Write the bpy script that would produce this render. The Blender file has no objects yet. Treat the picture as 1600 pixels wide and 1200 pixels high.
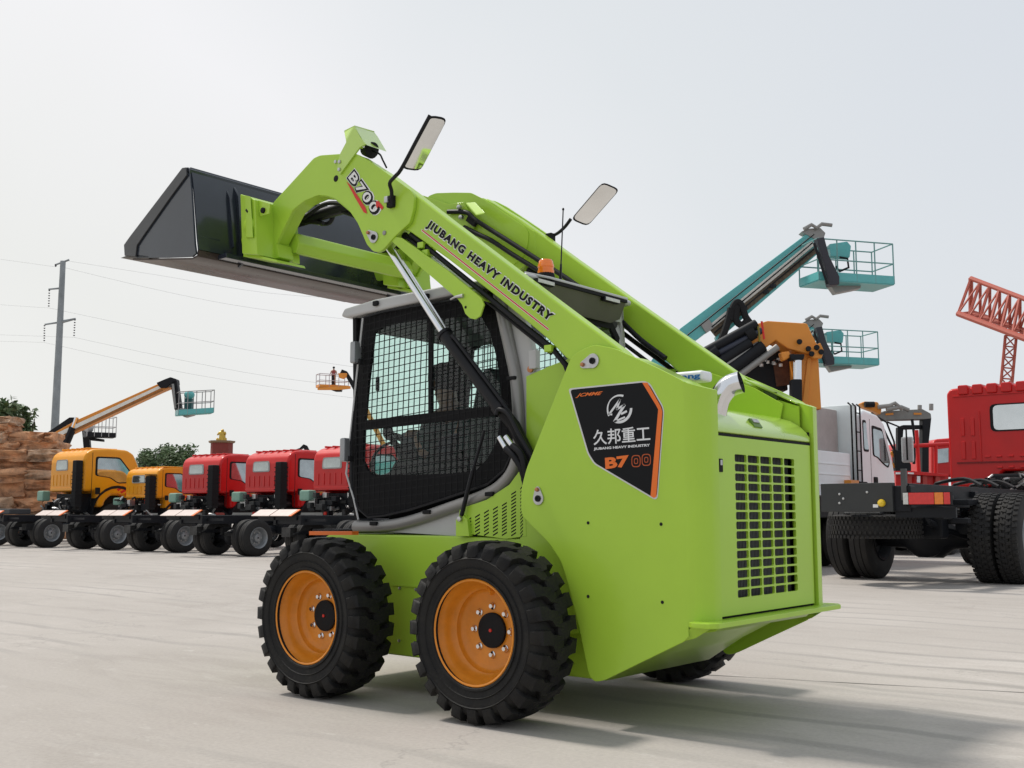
import bpy, bmesh, math, random
from math import sin, cos, pi, radians, atan, hypot
from mathutils import Vector, Matrix
random.seed(7)
SC = bpy.context.scene
COL = SC.collection

# ------------------------------------------------------------------ camera
FPX, HOR, AZ, HC = 1713.0, 802.0, radians(50.7), 0.98
_p = atan((HOR - 600) / FPX)
_fw = Vector((cos(pi - AZ), cos(pi / 2 - AZ), 0)); RT = Vector((sin(pi - AZ), sin(pi / 2 - AZ), 0))
FW = _fw * cos(_p) + Vector((0, 0, sin(_p))); UP = -_fw * sin(_p) + Vector((0, 0, cos(_p)))
CAM = Vector((3.455, -4.068, HC))
cd = bpy.data.cameras.new('camera'); cam = bpy.data.objects.new('camera', cd); COL.objects.link(cam)
M = Matrix((RT, UP, -FW)).transposed().to_4x4(); M.translation = CAM; cam.matrix_world = M
cd.lens = FPX / 1600 * 36; cd.sensor_width = 36; cd.clip_end = 5000; cd.clip_start = 0.05
SC.camera = cam
# the machine stands along the world axes: +X its rear, +Y its right side
def ray(x, y): return FW + RT * ((x - 800) / FPX) + UP * ((600 - y) / FPX)
def PX(x, y, c): d = ray(x, y); return CAM + d * ((c - CAM.x) / d.x)
def PY(x, y, c): d = ray(x, y); return CAM + d * ((c - CAM.y) / d.y)
def PZ(x, y, c): d = ray(x, y); return CAM + d * ((c - CAM.z) / d.z)
def PD(x, y, D): d = ray(x, y); return CAM + d * (D / d.dot(_fw))     # at a distance D straight ahead

# ------------------------------------------------------------------ sky, sun, exposure
SUN_DIR = Vector((0.68, 0.03, -1.0)).normalized()                       # way the light travels
elev = math.asin(-SUN_DIR.z); az = math.atan2(-SUN_DIR.x, -SUN_DIR.y)
W = bpy.data.worlds.new('World'); SC.world = W; W.use_nodes = True
nt = W.node_tree; nt.nodes.clear()
out = nt.nodes.new('ShaderNodeOutputWorld'); bg = nt.nodes.new('ShaderNodeBackground'); bg.inputs[1].default_value = 0.1
sky = nt.nodes.new('ShaderNodeTexSky'); sky.sky_type = 'NISHITA'; sky.sun_disc = False; sky.sun_elevation = elev; sky.sun_rotation = az
sky.dust_density = 4
hsv = nt.nodes.new('ShaderNodeHueSaturation'); hsv.inputs['Saturation'].default_value = 0.45
tc = nt.nodes.new('ShaderNodeTexCoord'); sep = nt.nodes.new('ShaderNodeSeparateXYZ'); ramp = nt.nodes.new('ShaderNodeValToRGB')
nz = nt.nodes.new('ShaderNodeTexNoise'); nz.inputs['Scale'].default_value = 1.4; nz.inputs['Detail'].default_value = 3
ma = nt.nodes.new('ShaderNodeMath'); ma.operation = 'MULTIPLY_ADD'; ma.inputs[1].default_value = 0.30
e = ramp.color_ramp.elements           # hazy sky: paler towards the veiled sun, bluer away from it
e[0].position = 0.05; e[0].color = (.86, .855, .83, 1)
e[1].position = 1.0; e[1].color = (.62, .665, .72, 1)
for q_, c_ in ((.28, (.765, .77, .75)), (.42, (.82, .82, .835)), (.58, (.70, .73, .755)), (.80, (.655, .69, .735))):
    x = e.new(q_); x.color = (*c_, 1)
dt = nt.nodes.new('ShaderNodeVectorMath'); dt.operation = 'DOT_PRODUCT'; dt.inputs[1].default_value = (-.6 * 1.0, -.03, 0)
zz_ = nt.nodes.new('ShaderNodeMath'); zz_.operation = 'MULTIPLY_ADD'; zz_.inputs[1].default_value = .5; zz_.inputs[2].default_value = .54
sub_ = nt.nodes.new('ShaderNodeMath'); sub_.operation = 'SUBTRACT'
mul = nt.nodes.new('ShaderNodeVectorMath'); mul.operation = 'SCALE'; mul.inputs['Scale'].default_value = 9.7
mix = nt.nodes.new('ShaderNodeMixRGB'); mix.inputs[0].default_value = 0.93
L = nt.links.new
L(tc.outputs['Generated'], sep.inputs[0]); L(tc.outputs['Generated'], nz.inputs['Vector'])
L(sep.outputs['Z'], zz_.inputs[0]); L(tc.outputs['Generated'], dt.inputs[0]); L(zz_.outputs[0], sub_.inputs[0]); L(dt.outputs['Value'], sub_.inputs[1])
L(nz.outputs['Fac'], ma.inputs[0]); L(sub_.outputs[0], ma.inputs[2]); L(ma.outputs[0], ramp.inputs[0])
L(ramp.outputs[0], mul.inputs[0]); L(sky.outputs[0], hsv.inputs['Color']); L(hsv.outputs[0], mix.inputs[1]); L(mul.outputs[0], mix.inputs[2])
L(mix.outputs[0], bg.inputs[0]); L(bg.outputs[0], out.inputs[0])
sd = bpy.data.lights.new('sun', 'SUN'); sd.energy = 2.75; sd.angle = radians(7); sd.color = (1, .95, .87)
sun = bpy.data.objects.new('sun', sd); COL.objects.link(sun); sun.rotation_euler = SUN_DIR.to_track_quat('-Z', 'Y').to_euler(); sun.location = (-10, 0, 30)
SC.view_settings.view_transform = 'Standard'; SC.view_settings.look = 'None'; SC.view_settings.exposure = 0.20; SC.view_settings.gamma = 1
SC.cycles.max_bounces = 8; SC.cycles.transparent_max_bounces = 24

# ------------------------------------------------------------------ materials
MATS = {}
def mat(name, col, rough=.5, metal=0, var=.12, scale=6, bump=0, coat=0, spec=.35, col2=None, bscale=None):
    if name in MATS: return MATS[name]
    m = bpy.data.materials.new(name); m.use_nodes = True; t = m.node_tree; b = t.nodes['Principled BSDF']
    b.inputs['Roughness'].default_value = rough; b.inputs['Metallic'].default_value = metal
    b.inputs['Specular IOR Level'].default_value = spec
    b.inputs['Coat Weight'].default_value = coat; b.inputs['Coat Roughness'].default_value = .12
    g = t.nodes.new('ShaderNodeTexCoord'); n = t.nodes.new('ShaderNodeTexNoise'); n.inputs['Scale'].default_value = scale; n.inputs['Detail'].default_value = 6
    n.inputs['Roughness'].default_value = .65
    t.links.new(g.outputs['Object'], n.inputs['Vector'])
    r = t.nodes.new('ShaderNodeMapRange'); r.inputs[1].default_value = .3; r.inputs[2].default_value = .7
    t.links.new(n.outputs['Fac'], r.inputs[0])
    mx = t.nodes.new('ShaderNodeMixRGB')
    c2 = col2 or tuple(c * (1 - var) for c in col)
    mx.inputs[1].default_value = (*c2, 1); mx.inputs[2].default_value = (*tuple(min(1, c * (1 + var * .5)) for c in col), 1)
    t.links.new(r.outputs[0], mx.inputs[0]); t.links.new(mx.outputs[0], b.inputs['Base Color'])
    rr = t.nodes.new('ShaderNodeMapRange'); rr.inputs[3].default_value = max(0.03, rough * .8); rr.inputs[4].default_value = min(1, rough * 1.25)
    t.links.new(n.outputs['Fac'], rr.inputs[0]); t.links.new(rr.outputs[0], b.inputs['Roughness'])
    if bump:
        n2 = t.nodes.new('ShaderNodeTexNoise'); n2.inputs['Scale'].default_value = bscale or scale * 6; n2.inputs['Detail'].default_value = 4
        t.links.new(g.outputs['Object'], n2.inputs['Vector'])
        bp = t.nodes.new('ShaderNodeBump'); bp.inputs['Strength'].default_value = bump; bp.inputs['Distance'].default_value = .01
        t.links.new(n2.outputs['Fac'], bp.inputs['Height']); t.links.new(bp.outputs[0], b.inputs['Normal'])
    MATS[name] = m
    return m
def glass(name, tint, gloss=.12, rough=.03, extra=0):
    m = bpy.data.materials.new(name); m.use_nodes = True; t = m.node_tree; t.nodes.clear()
    o = t.nodes.new('ShaderNodeOutputMaterial'); tr = t.nodes.new('ShaderNodeBsdfTransparent'); tr.inputs[0].default_value = (*tint, 1)
    gl = t.nodes.new('ShaderNodeBsdfGlossy'); gl.inputs[0].default_value = (1, 1, 1, 1); gl.inputs['Roughness'].default_value = rough
    fr = t.nodes.new('ShaderNodeFresnel'); fr.inputs[0].default_value = 1.5
    ad = t.nodes.new('ShaderNodeMath'); ad.operation = 'ADD'; ad.inputs[1].default_value = extra; t.links.new(fr.outputs[0], ad.inputs[0])
    ge = t.nodes.new('ShaderNodeNewGeometry'); sb = t.nodes.new('ShaderNodeMath'); sb.operation = 'SUBTRACT'; sb.use_clamp = True; t.links.new(ad.outputs[0], sb.inputs[0]); t.links.new(ge.outputs['Backfacing'], sb.inputs[1]); ad = sb
    mx = t.nodes.new('ShaderNodeMixShader'); t.links.new(ad.outputs[0], mx.inputs[0]); t.links.new(tr.outputs[0], mx.inputs[1]); t.links.new(gl.outputs[0], mx.inputs[2])
    t.links.new(mx.outputs[0], o.inputs[0]); MATS[name] = m
    return m
GREEN = mat('lime_paint', (.385, .60, .050), .34, spec=.3, var=.06, scale=1.5, coat=.22, bump=.02, bscale=5)
GREEN2 = mat('lime_paint_shell', (.42, .62, .09), .28, var=.05, scale=2, coat=.9, bump=.02, bscale=9)
RIM = mat('orange_rim_paint', (.72, .25, .018), .38, var=.22, spec=.3, scale=5, coat=.25, bump=.05)
TYRE = mat('tyre_rubber', (.009, .009, .010), .62, spec=.18, var=.35, scale=9, bump=.25, bscale=60, col2=(.020, .019, .017))
TYREOLD = mat('dusty_tyre_rubber', (.018, .018, .019), .7, spec=.2, var=.4, scale=5, bump=.2, bscale=40, col2=(.028, .026, .024))
BUCKET = mat('bucket_dark_paint', (.022, .028, .040), .24, var=.25, scale=3, coat=.5, bump=.03)
BLACK = mat('black_paint', (.012, .012, .014), .35, spec=.18, var=.2, scale=6)
BLACKM = mat('black_matt', (.015, .015, .016), .75, spec=.18, var=.2, scale=8)
HOSE = mat('rubber_hose', (.014, .014, .016), .45, spec=.18, var=.2, scale=10)
GREY = mat('cab_grey_paint', (.46, .46, .455), .35, var=.05, scale=2, coat=.2)
GREYD = mat('cab_tube_paint', (.27, .262, .25), .33, metal=.25, var=.08, scale=3)
CHROME = mat('chrome', (.75, .76, .78), .12, metal=1, var=.05, scale=10)
STEEL = mat('zinc_steel', (.5, .5, .5), .35, metal=.9, var=.2, scale=30)
WHITE = mat('white_paint', (.78, .79, .8), .4, var=.05)
ORANGE = mat('orange_print', (.78, .16, .02), .4, var=.03)
ORANGED = mat('dark_orange_print', (.42, .075, .015), .4, var=.03)
REDP = mat('red_print', (.62, .03, .02), .4, var=.03)
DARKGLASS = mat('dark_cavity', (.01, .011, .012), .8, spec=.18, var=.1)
CABGLASS = glass('teal_glass', (.885, .965, .94), extra=.0)
AMBER = mat('amber_lens', (.9, .20, .01), .15, var=.12, scale=20, coat=1)
SEAT = mat('seat_vinyl', (.022, .024, .024), .6, var=.2, bump=.1)
BROWN = mat('brown_trim', (.06, .025, .018), .7)

# ------------------------------------------------------------------ mesh building
class MB:
    def __init__(s): s.V = []; s.F = []
    def add(s, V, F):
        b = len(s.V); s.V += [Vector(v) for v in V]; s.F += [tuple(i + b for i in f) for f in F]; return s
    def prism(s, pts, d):
        n = len(pts); d = Vector(d); P = [Vector(p) for p in pts]
        return s.add(P + [p + d for p in P], [tuple(range(n)), tuple(range(2 * n - 1, n - 1, -1))] + [(i, (i + 1) % n, n + (i + 1) % n, n + i) for i in range(n)])
    def box(s, c, sz, ax=None):
        c = Vector(c); ax = ax or (Vector((1, 0, 0)), Vector((0, 1, 0)), Vector((0, 0, 1)))
        h = [Vector(ax[i]) * sz[i] / 2 for i in range(3)]
        V = [c + h[0] * a + h[1] * b + h[2] * e for a in (-1, 1) for b in (-1, 1) for e in (-1, 1)]
        return s.add(V, [(0, 1, 3, 2), (4, 6, 7, 5), (0, 4, 5, 1), (2, 3, 7, 6), (0, 2, 6, 4), (1, 5, 7, 3)])
    def bb(s, x0, x1, y0, y1, z0, z1): return s.box(((x0 + x1) / 2, (y0 + y1) / 2, (z0 + z1) / 2), (abs(x1 - x0), abs(y1 - y0), abs(z1 - z0)))
    def tube(s, path, r, n=8, caps=True):
        P = [Vector(p) for p in path]; m = len(P)
        R = r if isinstance(r, (list, tuple)) else [r] * m
        T = [(P[min(i + 1, m - 1)] - P[max(i - 1, 0)]).normalized() for i in range(m)]
        a = Vector((0, 0, 1)) if abs(T[0].z) < .9 else Vector((1, 0, 0))
        N = (a - T[0] * a.dot(T[0])).normalized(); V = []
        for i in range(m):
            N = (N - T[i] * N.dot(T[i])).normalized(); B = T[i].cross(N)
            V += [P[i] + (N * cos(2 * pi * k / n) + B * sin(2 * pi * k / n)) * R[i] for k in range(n)]
        F = [(i * n + k, i * n + (k + 1) % n, (i + 1) * n + (k + 1) % n, (i + 1) * n + k) for i in range(m - 1) for k in range(n)]
        if caps: F += [tuple(range(n))[::-1], tuple((m - 1) * n + k for k in range(n))]
        return s.add(V, F)
    def bar(s, a, b, w, h=None, up=(0, 0, 1)):
        a, b = Vector(a), Vector(b); t = (b - a); l = t.length; t.normalize(); u = Vector(up)
        if abs(t.dot(u)) > .95: u = Vector((1, 0, 0))
        sd = t.cross(u).normalized(); u = sd.cross(t)
        return s.box((a + b) / 2, (l, w, h or w), (t, sd, u))
    def lathe(s, c, ax, prof, n=32, closed=False, caps=True):
        c = Vector(c); ax = Vector(ax).normalized(); a = Vector((0, 0, 1)) if abs(ax.z) < .9 else Vector((1, 0, 0))
        N = (a - ax * a.dot(ax)).normalized(); B = ax.cross(N); V = []
        for (t, r) in prof:
            V += [c + ax * t + (N * cos(2 * pi * k / n) + B * sin(2 * pi * k / n)) * r for k in range(n)]
        m = len(prof); rng = range(m) if closed else range(m - 1)
        F = [(i * n + k, i * n + (k + 1) % n, ((i + 1) % m) * n + (k + 1) % n, ((i + 1) % m) * n + k) for i in rng for k in range(n)]
        if not closed and caps: F += [tuple(range(n))[::-1], tuple((m - 1) * n + k for k in range(n))]
        return s.add(V, F)
    def ring(s, outer, inner, d):          # plate with one opening: two loops of equal length
        n = len(outer); d = Vector(d); O = [Vector(p) for p in outer]; I = [Vector(p) for p in inner]
        V = O + I + [p + d for p in O] + [p + d for p in I]; F = []
        for i in range(n):
            j = (i + 1) % n
            F += [(i, j, n + j, n + i), (2 * n + i, 3 * n + i, 3 * n + j, 2 * n + j), (i, 2 * n + i, 2 * n + j, j), (n + i, n + j, 3 * n + j, 3 * n + i)]
        return s.add(V, F)
    def blob(s, c, r, n=10, jit=.0, seed=0):
        rn = random.Random(seed); c = Vector(c); V = []; m = n // 2 + 1
        for i in range(m + 1):
            th = pi * i / m
            for k in range(n):
                ph = 2 * pi * k / n; j = 1 + jit * (rn.random() - .5) if 0 < i < m else 1
                V.append(c + Vector((sin(th) * cos(ph) * r[0] * j, sin(th) * sin(ph) * r[1] * j, cos(th) * r[2] * j)))
        F = [(i * n + k, i * n + (k + 1) % n, (i + 1) * n + (k + 1) % n, (i + 1) * n + k) for i in range(m) for k in range(n)]
        return s.add(V, F)
    def mirror(s, c):
        o = MB(); o.V = [Vector((v.x, 2 * c - v.y, v.z)) for v in s.V]; o.F = [f[::-1] for f in s.F]; return o
    def build(s, name, m, parent=None, bevel=0, seg=2, ang=35, label=None, smooth=True, merge=1e-5, kind=None):
        lo = Vector([min(v[i] for v in s.V) for i in range(3)]); hi = Vector([max(v[i] for v in s.V) for i in range(3)]); c = (lo + hi) / 2
        if parent is None: c.z = lo.z
        me = bpy.data.meshes.new(name); me.from_pydata([v - c for v in s.V], [], s.F)
        bm = bmesh.new(); bm.from_mesh(me)
        if merge: bmesh.ops.remove_doubles(bm, verts=bm.verts, dist=merge)
        bmesh.ops.recalc_face_normals(bm, faces=bm.faces)
        if bevel:
            ed = [e_ for e_ in bm.edges if len(e_.link_faces) == 2 and e_.calc_face_angle(0) > radians(ang)]
            try: bmesh.ops.bevel(bm, geom=ed, offset=bevel, segments=seg, profile=.5, affect='EDGES', clamp_overlap=True)
            except Exception as ex: print('bevel', name, ex)
        bm.to_mesh(me); bm.free()
        if smooth:
            me.polygons.foreach_set('use_smooth', [True] * len(me.polygons)); me.set_sharp_from_angle(angle=radians(40))
        me.materials.append(m)
        o = bpy.data.objects.new(name, me); COL.objects.link(o); attach(o, c, parent)
        if bevel and smooth: md = o.modifiers.new('wn', 'WEIGHTED_NORMAL'); md.keep_sharp = True; md.weight = 100
        if label: o['label'] = label
        if kind: o['kind'] = kind
        return o
WORG = {}
def attach(o, c, parent):
    WORG[o.name] = Vector(c)
    if parent: o.parent = parent; o.location = Vector(c) - WORG[parent.name]
    else: o.location = c
def tag(o, label, cat, group=None, kind=None):
    o['label'] = label; o['category'] = cat
    if group: o['group'] = group
    if kind: o['kind'] = kind
    return o
def root(name, loc, label, cat, group=None):
    o = bpy.data.objects.new(name, None); o.empty_display_size = .3; COL.objects.link(o); attach(o, loc, None)
    return tag(o, label, cat, group)
def copy_tree(o, d, label=None, group=None, mats=None):
    def rec(s, par):
        c = s.copy(); COL.objects.link(c); c.parent = par
        WORG[c.name] = WORG[s.name] + Vector(d)
        for ch in list(s.children): rec(ch, c)
        return c
    r = rec(o, None); r.location = Vector(o.location) + Vector(d)
    if label: r['label'] = label
    if group: r['group'] = group
    return r
def structure(o): o['kind'] = 'structure'; return o

def plate(pxs, y, th): return MB().prism([PY(a, b, y) for a, b in pxs], (0, th, 0))
def bez(pts, n=6):       # smooth path through points (Catmull-Rom)
    P = [Vector(p) for p in pts]; out = []
    for i in range(len(P) - 1):
        p0, p1, p2, p3 = P[max(i - 1, 0)], P[i], P[i + 1], P[min(i + 2, len(P) - 1)]
        for k in range(n):
            t = k / n
            out.append(.5 * ((2 * p1) + (-p0 + p2) * t + (2 * p0 - 5 * p1 + 4 * p2 - p3) * t * t + (-p0 + 3 * p1 - 3 * p2 + p3) * t ** 3))
    return out + [P[-1]]
def soft(pts, r=4, n=3):     # rounds the corners of a pixel polygon
    out = []; m = len(pts)
    for i in range(m):
        a, b, c = Vector(pts[i - 1]), Vector(pts[i]), Vector(pts[(i + 1) % m])
        u, v = (a - b), (c - b); ru = min(r, u.length * .4); rv = min(r, v.length * .4)
        p, q = b + u.normalized() * ru, b + v.normalized() * rv
        for k in range(n + 1):
            t = k / n; w = p * (1 - t) ** 2 + b * 2 * t * (1 - t) + q * t * t; out.append((w.x, w.y))
    return out
def text(name, s, p0, p1, pt, m, parent, off=0, bold=0, lift=Vector((0, -.0015, 0)), shear=0, sp=1, label=None):
    cu = bpy.data.curves.new(name, 'FONT'); cu.body = s; cu.offset = bold; cu.shear = shear; cu.space_character = sp; cu.resolution_u = 3
    cu.fill_mode = 'FRONT'
    o = bpy.data.objects.new(name, cu); COL.objects.link(o)
    dg = bpy.context.evaluated_depsgraph_get(); me = bpy.data.meshes.new_from_object(o.evaluated_get(dg))
    bpy.data.objects.remove(o); bpy.data.curves.remove(cu)
    xs = [v.co.x for v in me.vertices]; ys = [v.co.y for v in me.vertices]
    x0, x1, y0, y1 = min(xs), max(xs), min(ys), max(ys)
    p0, p1, pt = Vector(p0), Vector(p1), Vector(pt); U = p1 - p0; Vv = pt - p0
    q = MB()
    q.V = [p0 + U * ((v.co.x - x0) / (x1 - x0)) + Vv * ((v.co.y - y0) / (y1 - y0)) + lift * (1 + off) for v in me.vertices]
    q.F = [tuple(p.vertices) for p in me.polygons]
    bpy.data.meshes.remove(me)
    return q.build(name, m, parent, smooth=False, merge=0, label=label)
def stroke(mb, a, b, w, lift=Vector((0, -.0015, 0))):
    a, b = Vector(a) + lift, Vector(b) + lift; t = (b - a).normalized(); n = t.cross(Vector((0, 1, 0))).normalized() * w / 2
    mb.add([a - n, b - n, b + n, a + n], [(0, 1, 2, 3)])

# ------------------------------------------------------------------ ground
def ground():
    m = bpy.data.materials.new('concrete_yard'); m.use_nodes = True; t = m.node_tree; b = t.nodes['Principled BSDF']; N = t.nodes.new; K = t.links.new
    g = N('ShaderNodeTexCoord')
    def noise(sc, det, rot=0, stretch=(1, 1, 1), ro=.6, dist=0):
        mp = N('ShaderNodeMapping'); mp.inputs['Scale'].default_value = stretch; mp.inputs['Rotation'].default_value = (0, 0, rot)
        n = N('ShaderNodeTexNoise'); n.inputs['Scale'].default_value = sc; n.inputs['Detail'].default_value = det; n.inputs['Roughness'].default_value = ro; n.inputs['Distortion'].default_value = dist
        K(g.outputs['Object'], mp.inputs[0]); K(mp.outputs[0], n.inputs['Vector']); return n
    def mixc(f, a, c, mode='MIX'):
        x = N('ShaderNodeMixRGB'); x.blend_type = mode
        for i, v in ((0, f), (1, a), (2, c)):
            if isinstance(v, (int, float)): x.inputs[i].default_value = v
            elif isinstance(v, tuple): x.inputs[i].default_value = (*v, 1)
            else: K(v, x.inputs[i])
        return x.outputs[0]
    def mr(s, a, bb, c=0, d=1):
        x = N('ShaderNodeMapRange'); x.inputs[1].default_value = a; x.inputs[2].default_value = bb; x.inputs[3].default_value = c; x.inputs[4].default_value = d; K(s, x.inputs[0]); return x.outputs[0]
    big = noise(.35, 8, ro=.6); mid = noise(1.3, 8, rot=.2, stretch=(1, 3.2, 1), ro=.65, dist=.6); fine = noise(45, 6, ro=.75); grit = noise(260, 2)
    tr1 = noise(.5, 4, rot=.75, stretch=(.45, 4, 1), ro=.55, dist=.5); tr2 = noise(.4, 5, rot=-.35, stretch=(.4, 5, 1), ro=.6, dist=.9)
    c = mixc(mr(big.outputs['Fac'], .35, .68), (.355, .325, .298), (.475, .440, .41))
    c = mixc(mr(mid.outputs['Fac'], .42, .62), c, (.41, .378, .35))
    c = mixc(mr(tr1.outputs['Fac'], .60, .74, 0, .34), c, (.235, .228, .215))
    c = mixc(mr(tr2.outputs['Fac'], .60, .76, 0, .26), c, (.27, .262, .25))
    c = mixc(mr(fine.outputs['Fac'], .3, .7, .0, .4), c, (.41, .38, .34), 'MULTIPLY') if False else c
    cr = N('ShaderNodeTexVoronoi'); cr.feature = 'DISTANCE_TO_EDGE'; cr.inputs['Scale'].default_value = .23
    mpc = N('ShaderNodeMapping'); K(g.outputs['Object'], mpc.inputs[0]); dn_ = noise(1.7, 6); av = N('ShaderNodeVectorMath'); av.operation = 'MULTIPLY_ADD'; av.inputs[1].default_value = (1.3, 1.3, 1.3)
    K(dn_.outputs['Color'], av.inputs[0]); K(mpc.outputs[0], av.inputs[2]); K(av.outputs[0], cr.inputs['Vector'])
    c = mixc(mr(cr.outputs['Distance'], .0, .004, .28, 0), c, (.17, .165, .155))
    wv = N('ShaderNodeTexWave'); wv.wave_type = 'RINGS'; wv.inputs['Scale'].default_value = .55; wv.inputs['Distortion'].default_value = 5; wv.inputs['Detail'].default_value = 3; wv.inputs['Detail Scale'].default_value = .6
    mpw = N('ShaderNodeMapping'); mpw.inputs['Location'].default_value = (-3.2, 1.5, 0); K(g.outputs['Object'], mpw.inputs[0]); K(mpw.outputs[0], wv.inputs['Vector'])
    mk = N('ShaderNodeMath'); mk.operation = 'MULTIPLY'; K(mr(wv.outputs['Fac'], .86, .97, 0, .5), mk.inputs[0]); K(mr(big.outputs['Fac'], .45, .62), mk.inputs[1])
    c = mixc(mk.outputs[0], c, (.25, .24, .225))
    st = noise(2.6, 5, ro=.7); c = mixc(mr(st.outputs['Fac'], .66, .74, 0, .35), c, (.24, .22, .195)); st2 = noise(3.4, 6, rot=1.1, stretch=(1, 2.5, 1), ro=.7); c = mixc(mr(st2.outputs['Fac'], .60, .72, 0, .45), c, (.56, .54, .51))
    f2 = mr(fine.outputs['Fac'], .3, .7, .88, 1.08)
    v = N('ShaderNodeVectorMath'); v.operation = 'SCALE'; K(c, v.inputs[0]); K(f2, v.inputs['Scale'])
    g2 = mr(grit.outputs['Fac'], .66, .74, 1, .72)
    v2 = N('ShaderNodeVectorMath'); v2.operation = 'SCALE'; K(v.outputs[0], v2.inputs[0]); K(g2, v2.inputs['Scale'])
    K(v2.outputs[0], b.inputs['Base Color'])
    K(mr(big.outputs['Fac'], .3, .7, .8, .95), b.inputs['Roughness']); b.inputs['Specular IOR Level'].default_value = .15
    bp = N('ShaderNodeBump'); bp.inputs['Strength'].default_value = .18; bp.inputs['Distance'].default_value = .01; K(fine.outputs['Fac'], bp.inputs['Height']); K(bp.outputs[0], b.inputs['Normal'])
    q = MB().add([(-900, -300, 0), (900, -300, 0), (900, 1200, 0), (-900, 1200, 0)], [(0, 1, 2, 3)])
    structure(q.build('ground', m, smooth=False))
    jm = mat('joint_filler', (.16, .155, .145), .9, var=.4, scale=3, bump=.3)
    # expansion joints, ragged, as thin filled strips
    def joint(a, bb, w):
        a, bb = Vector((*a, .002)), Vector((*bb, .002)); n = int((bb - a).length / .16); d = (bb - a).normalized(); s = Vector((-d.y, d.x, 0)); q = MB(); V = []
        for i in range(n + 1):
            p = a + (bb - a) * i / n + s * random.uniform(-.006, .006); ww = w * random.uniform(.2, 1)
            V += [p - s * ww, p + s * ww]
        q.add(V, [(2 * i, 2 * i + 1, 2 * i + 3, 2 * i + 2) for i in range(n)])
        structure(q.build('ground_joint', jm, smooth=False, merge=0))
    joint((-1.2, 1.6), (9, 4.75), .010)
    joint((-40, 9.9), (14, 11.2), .012)
ground()

# ================================================================== THE SKID STEER LOADER
CY = 0.84                      # its middle plane
LD = root('skid_steer_loader', (-.3, CY, 0), 'lime green skid steer loader with raised dark bucket parked in the foreground', 'loader')
def z(v): return Vector((v.x, v.y, 0))
def sided(name, mb, m, bevel=0, sub=None, **k):
    a = mb.build(name, m, LD, bevel=bevel, **k); b = mb.mirror(CY).build(name, m, LD, bevel=bevel, **k); return a, b

# ---- wheels: deep orange rim, chunky tyre with alternating lugs
def make_wheel():
    R, Wd = .425, .275
    rim = MB().lathe((0, 0, 0), (0, 1, 0), [(.008, .238), (.004, .246), (.010, .252), (.03, .248), (.05, .232), (.075, .222), (.105, .212), (.115, .198), (.135, .195), (.147, .185), (.153, .165), (.155, .02), (.165, .02), (.165, .19), (.26, .22), (.30, .246), (.30, .24), (.28, .21), (.25, .16), (.25, .01)], 48, caps=False)
    prof = [(.012, .246), (.0, .256), (-.001, .266), (.006, .268), (.003, .285), (.001, .296), (-.004, .299), (.002, .303), (-.003, .325), (-.003, .340), (-.008, .344), (-.001, .349), (.003, .356), (.006, .37), (.026, .388), (.06, .396), (.155, .398), (.25, .396), (.284, .388), (.304, .37), (.308, .34), (.31, .29), (.30, .25)]
    prof = [(a if a < .16 else a - .035, b) for a, b in prof]
    ty = MB().lathe((0, 0, 0), (0, 1, 0), prof, 72, closed=True)
    NL = 24
    def P(th, y, r): return Vector((r * sin(th), y, r * cos(th)))
    for side in (0, 1):
        for k in range(NL):
            t0 = 2 * pi * (k + .5 * side) / NL
            # stations across the tread: (y, angle centre, half width, outer radius, inner radius)
            st = [(-.006, -.012, .060, .372, .35), (.0, -.008, .070, .398, .36), (.012, -.004, .074, .417, .37), (.055, .0, .070, .424, .385), (.075, .03, .056, .425, .385), (.092, .06, .082, .426, .385), (.145, .085, .085, .426, .385), (.158, .09, .07, .42, .385)]
            V = []
            for (y, c, h, ro, ri) in st:
                yy = y if side == 0 else Wd - y
                h *= 1.16; V += [P(t0 + c - h * 1.08, yy, ri), P(t0 + c - h * .9, yy, ro), P(t0 + c + h * .9, yy, ro), P(t0 + c + h * 1.08, yy, ri)]
            F = [(0, 1, 2, 3), tuple(4 * (len(st) - 1) + i for i in (3, 2, 1, 0))]
            for i in range(len(st) - 1):
                for j in range(4): F.append((4 * i + j, 4 * i + (j + 1) % 4, 4 * i + 4 + (j + 1) % 4, 4 * i + 4 + j))
            ty.add(V, F)
    hub = MB().lathe((0, .136, 0), (0, 1, 0), [(.001, .01), (0, .076), (.004, .083), (.05, .085)], 32)
    valve = MB().tube([(.0, .125, .21), (.03, .10, .195), (.05, .09, .18)], .014, 8)
    cap = MB().lathe((0, .131, 0), (0, 1, 0), [(0, .004), (0, .008), (.006, .008)], 12)
    w = rim.build('wheel', RIM, LD)
    ty.build('tyre', TYRE, w, merge=0); h = hub.build('hub_cap', BLACKM, w); valve.build('valve_guard', RIM, w); cap.build('hub_mark', REDP, w)
    for k in range(8):
        a = 2 * pi * k / 8; c = Vector((.114 * sin(a), .134, .114 * cos(a)))
        MB().lathe(c, (0, 1, 0), [(0, .005), (0, .010), (.010, .013), (.014, .018), (.024, .018)], 6 if k < 0 else 10).build('lug_nut', CHROME, w)
    return w
w0 = make_wheel()
WY = .008     # middle of the near wheels
def put_wheel(x, flip, rot):
    def rec(s, par):
        c = s.copy(); COL.objects.link(c); c.parent = par; WORG[c.name] = Vector()
        for ch in list(s.children): rec(ch, c)
        return c
    c = rec(w0, LD); c.location = Vector((x, 2 * CY - WY if flip else WY, .425)) - WORG[LD.name]
    c.rotation_euler = (0, rot, pi if flip else 0); return c
w0.location = Vector((0, WY, .425)) - WORG[LD.name]; w0.rotation_euler = (0, 0, 0)
put_wheel(-1.195, False, .27); put_wheel(0, True, .6); put_wheel(-1.195, True, 1.0)

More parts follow.
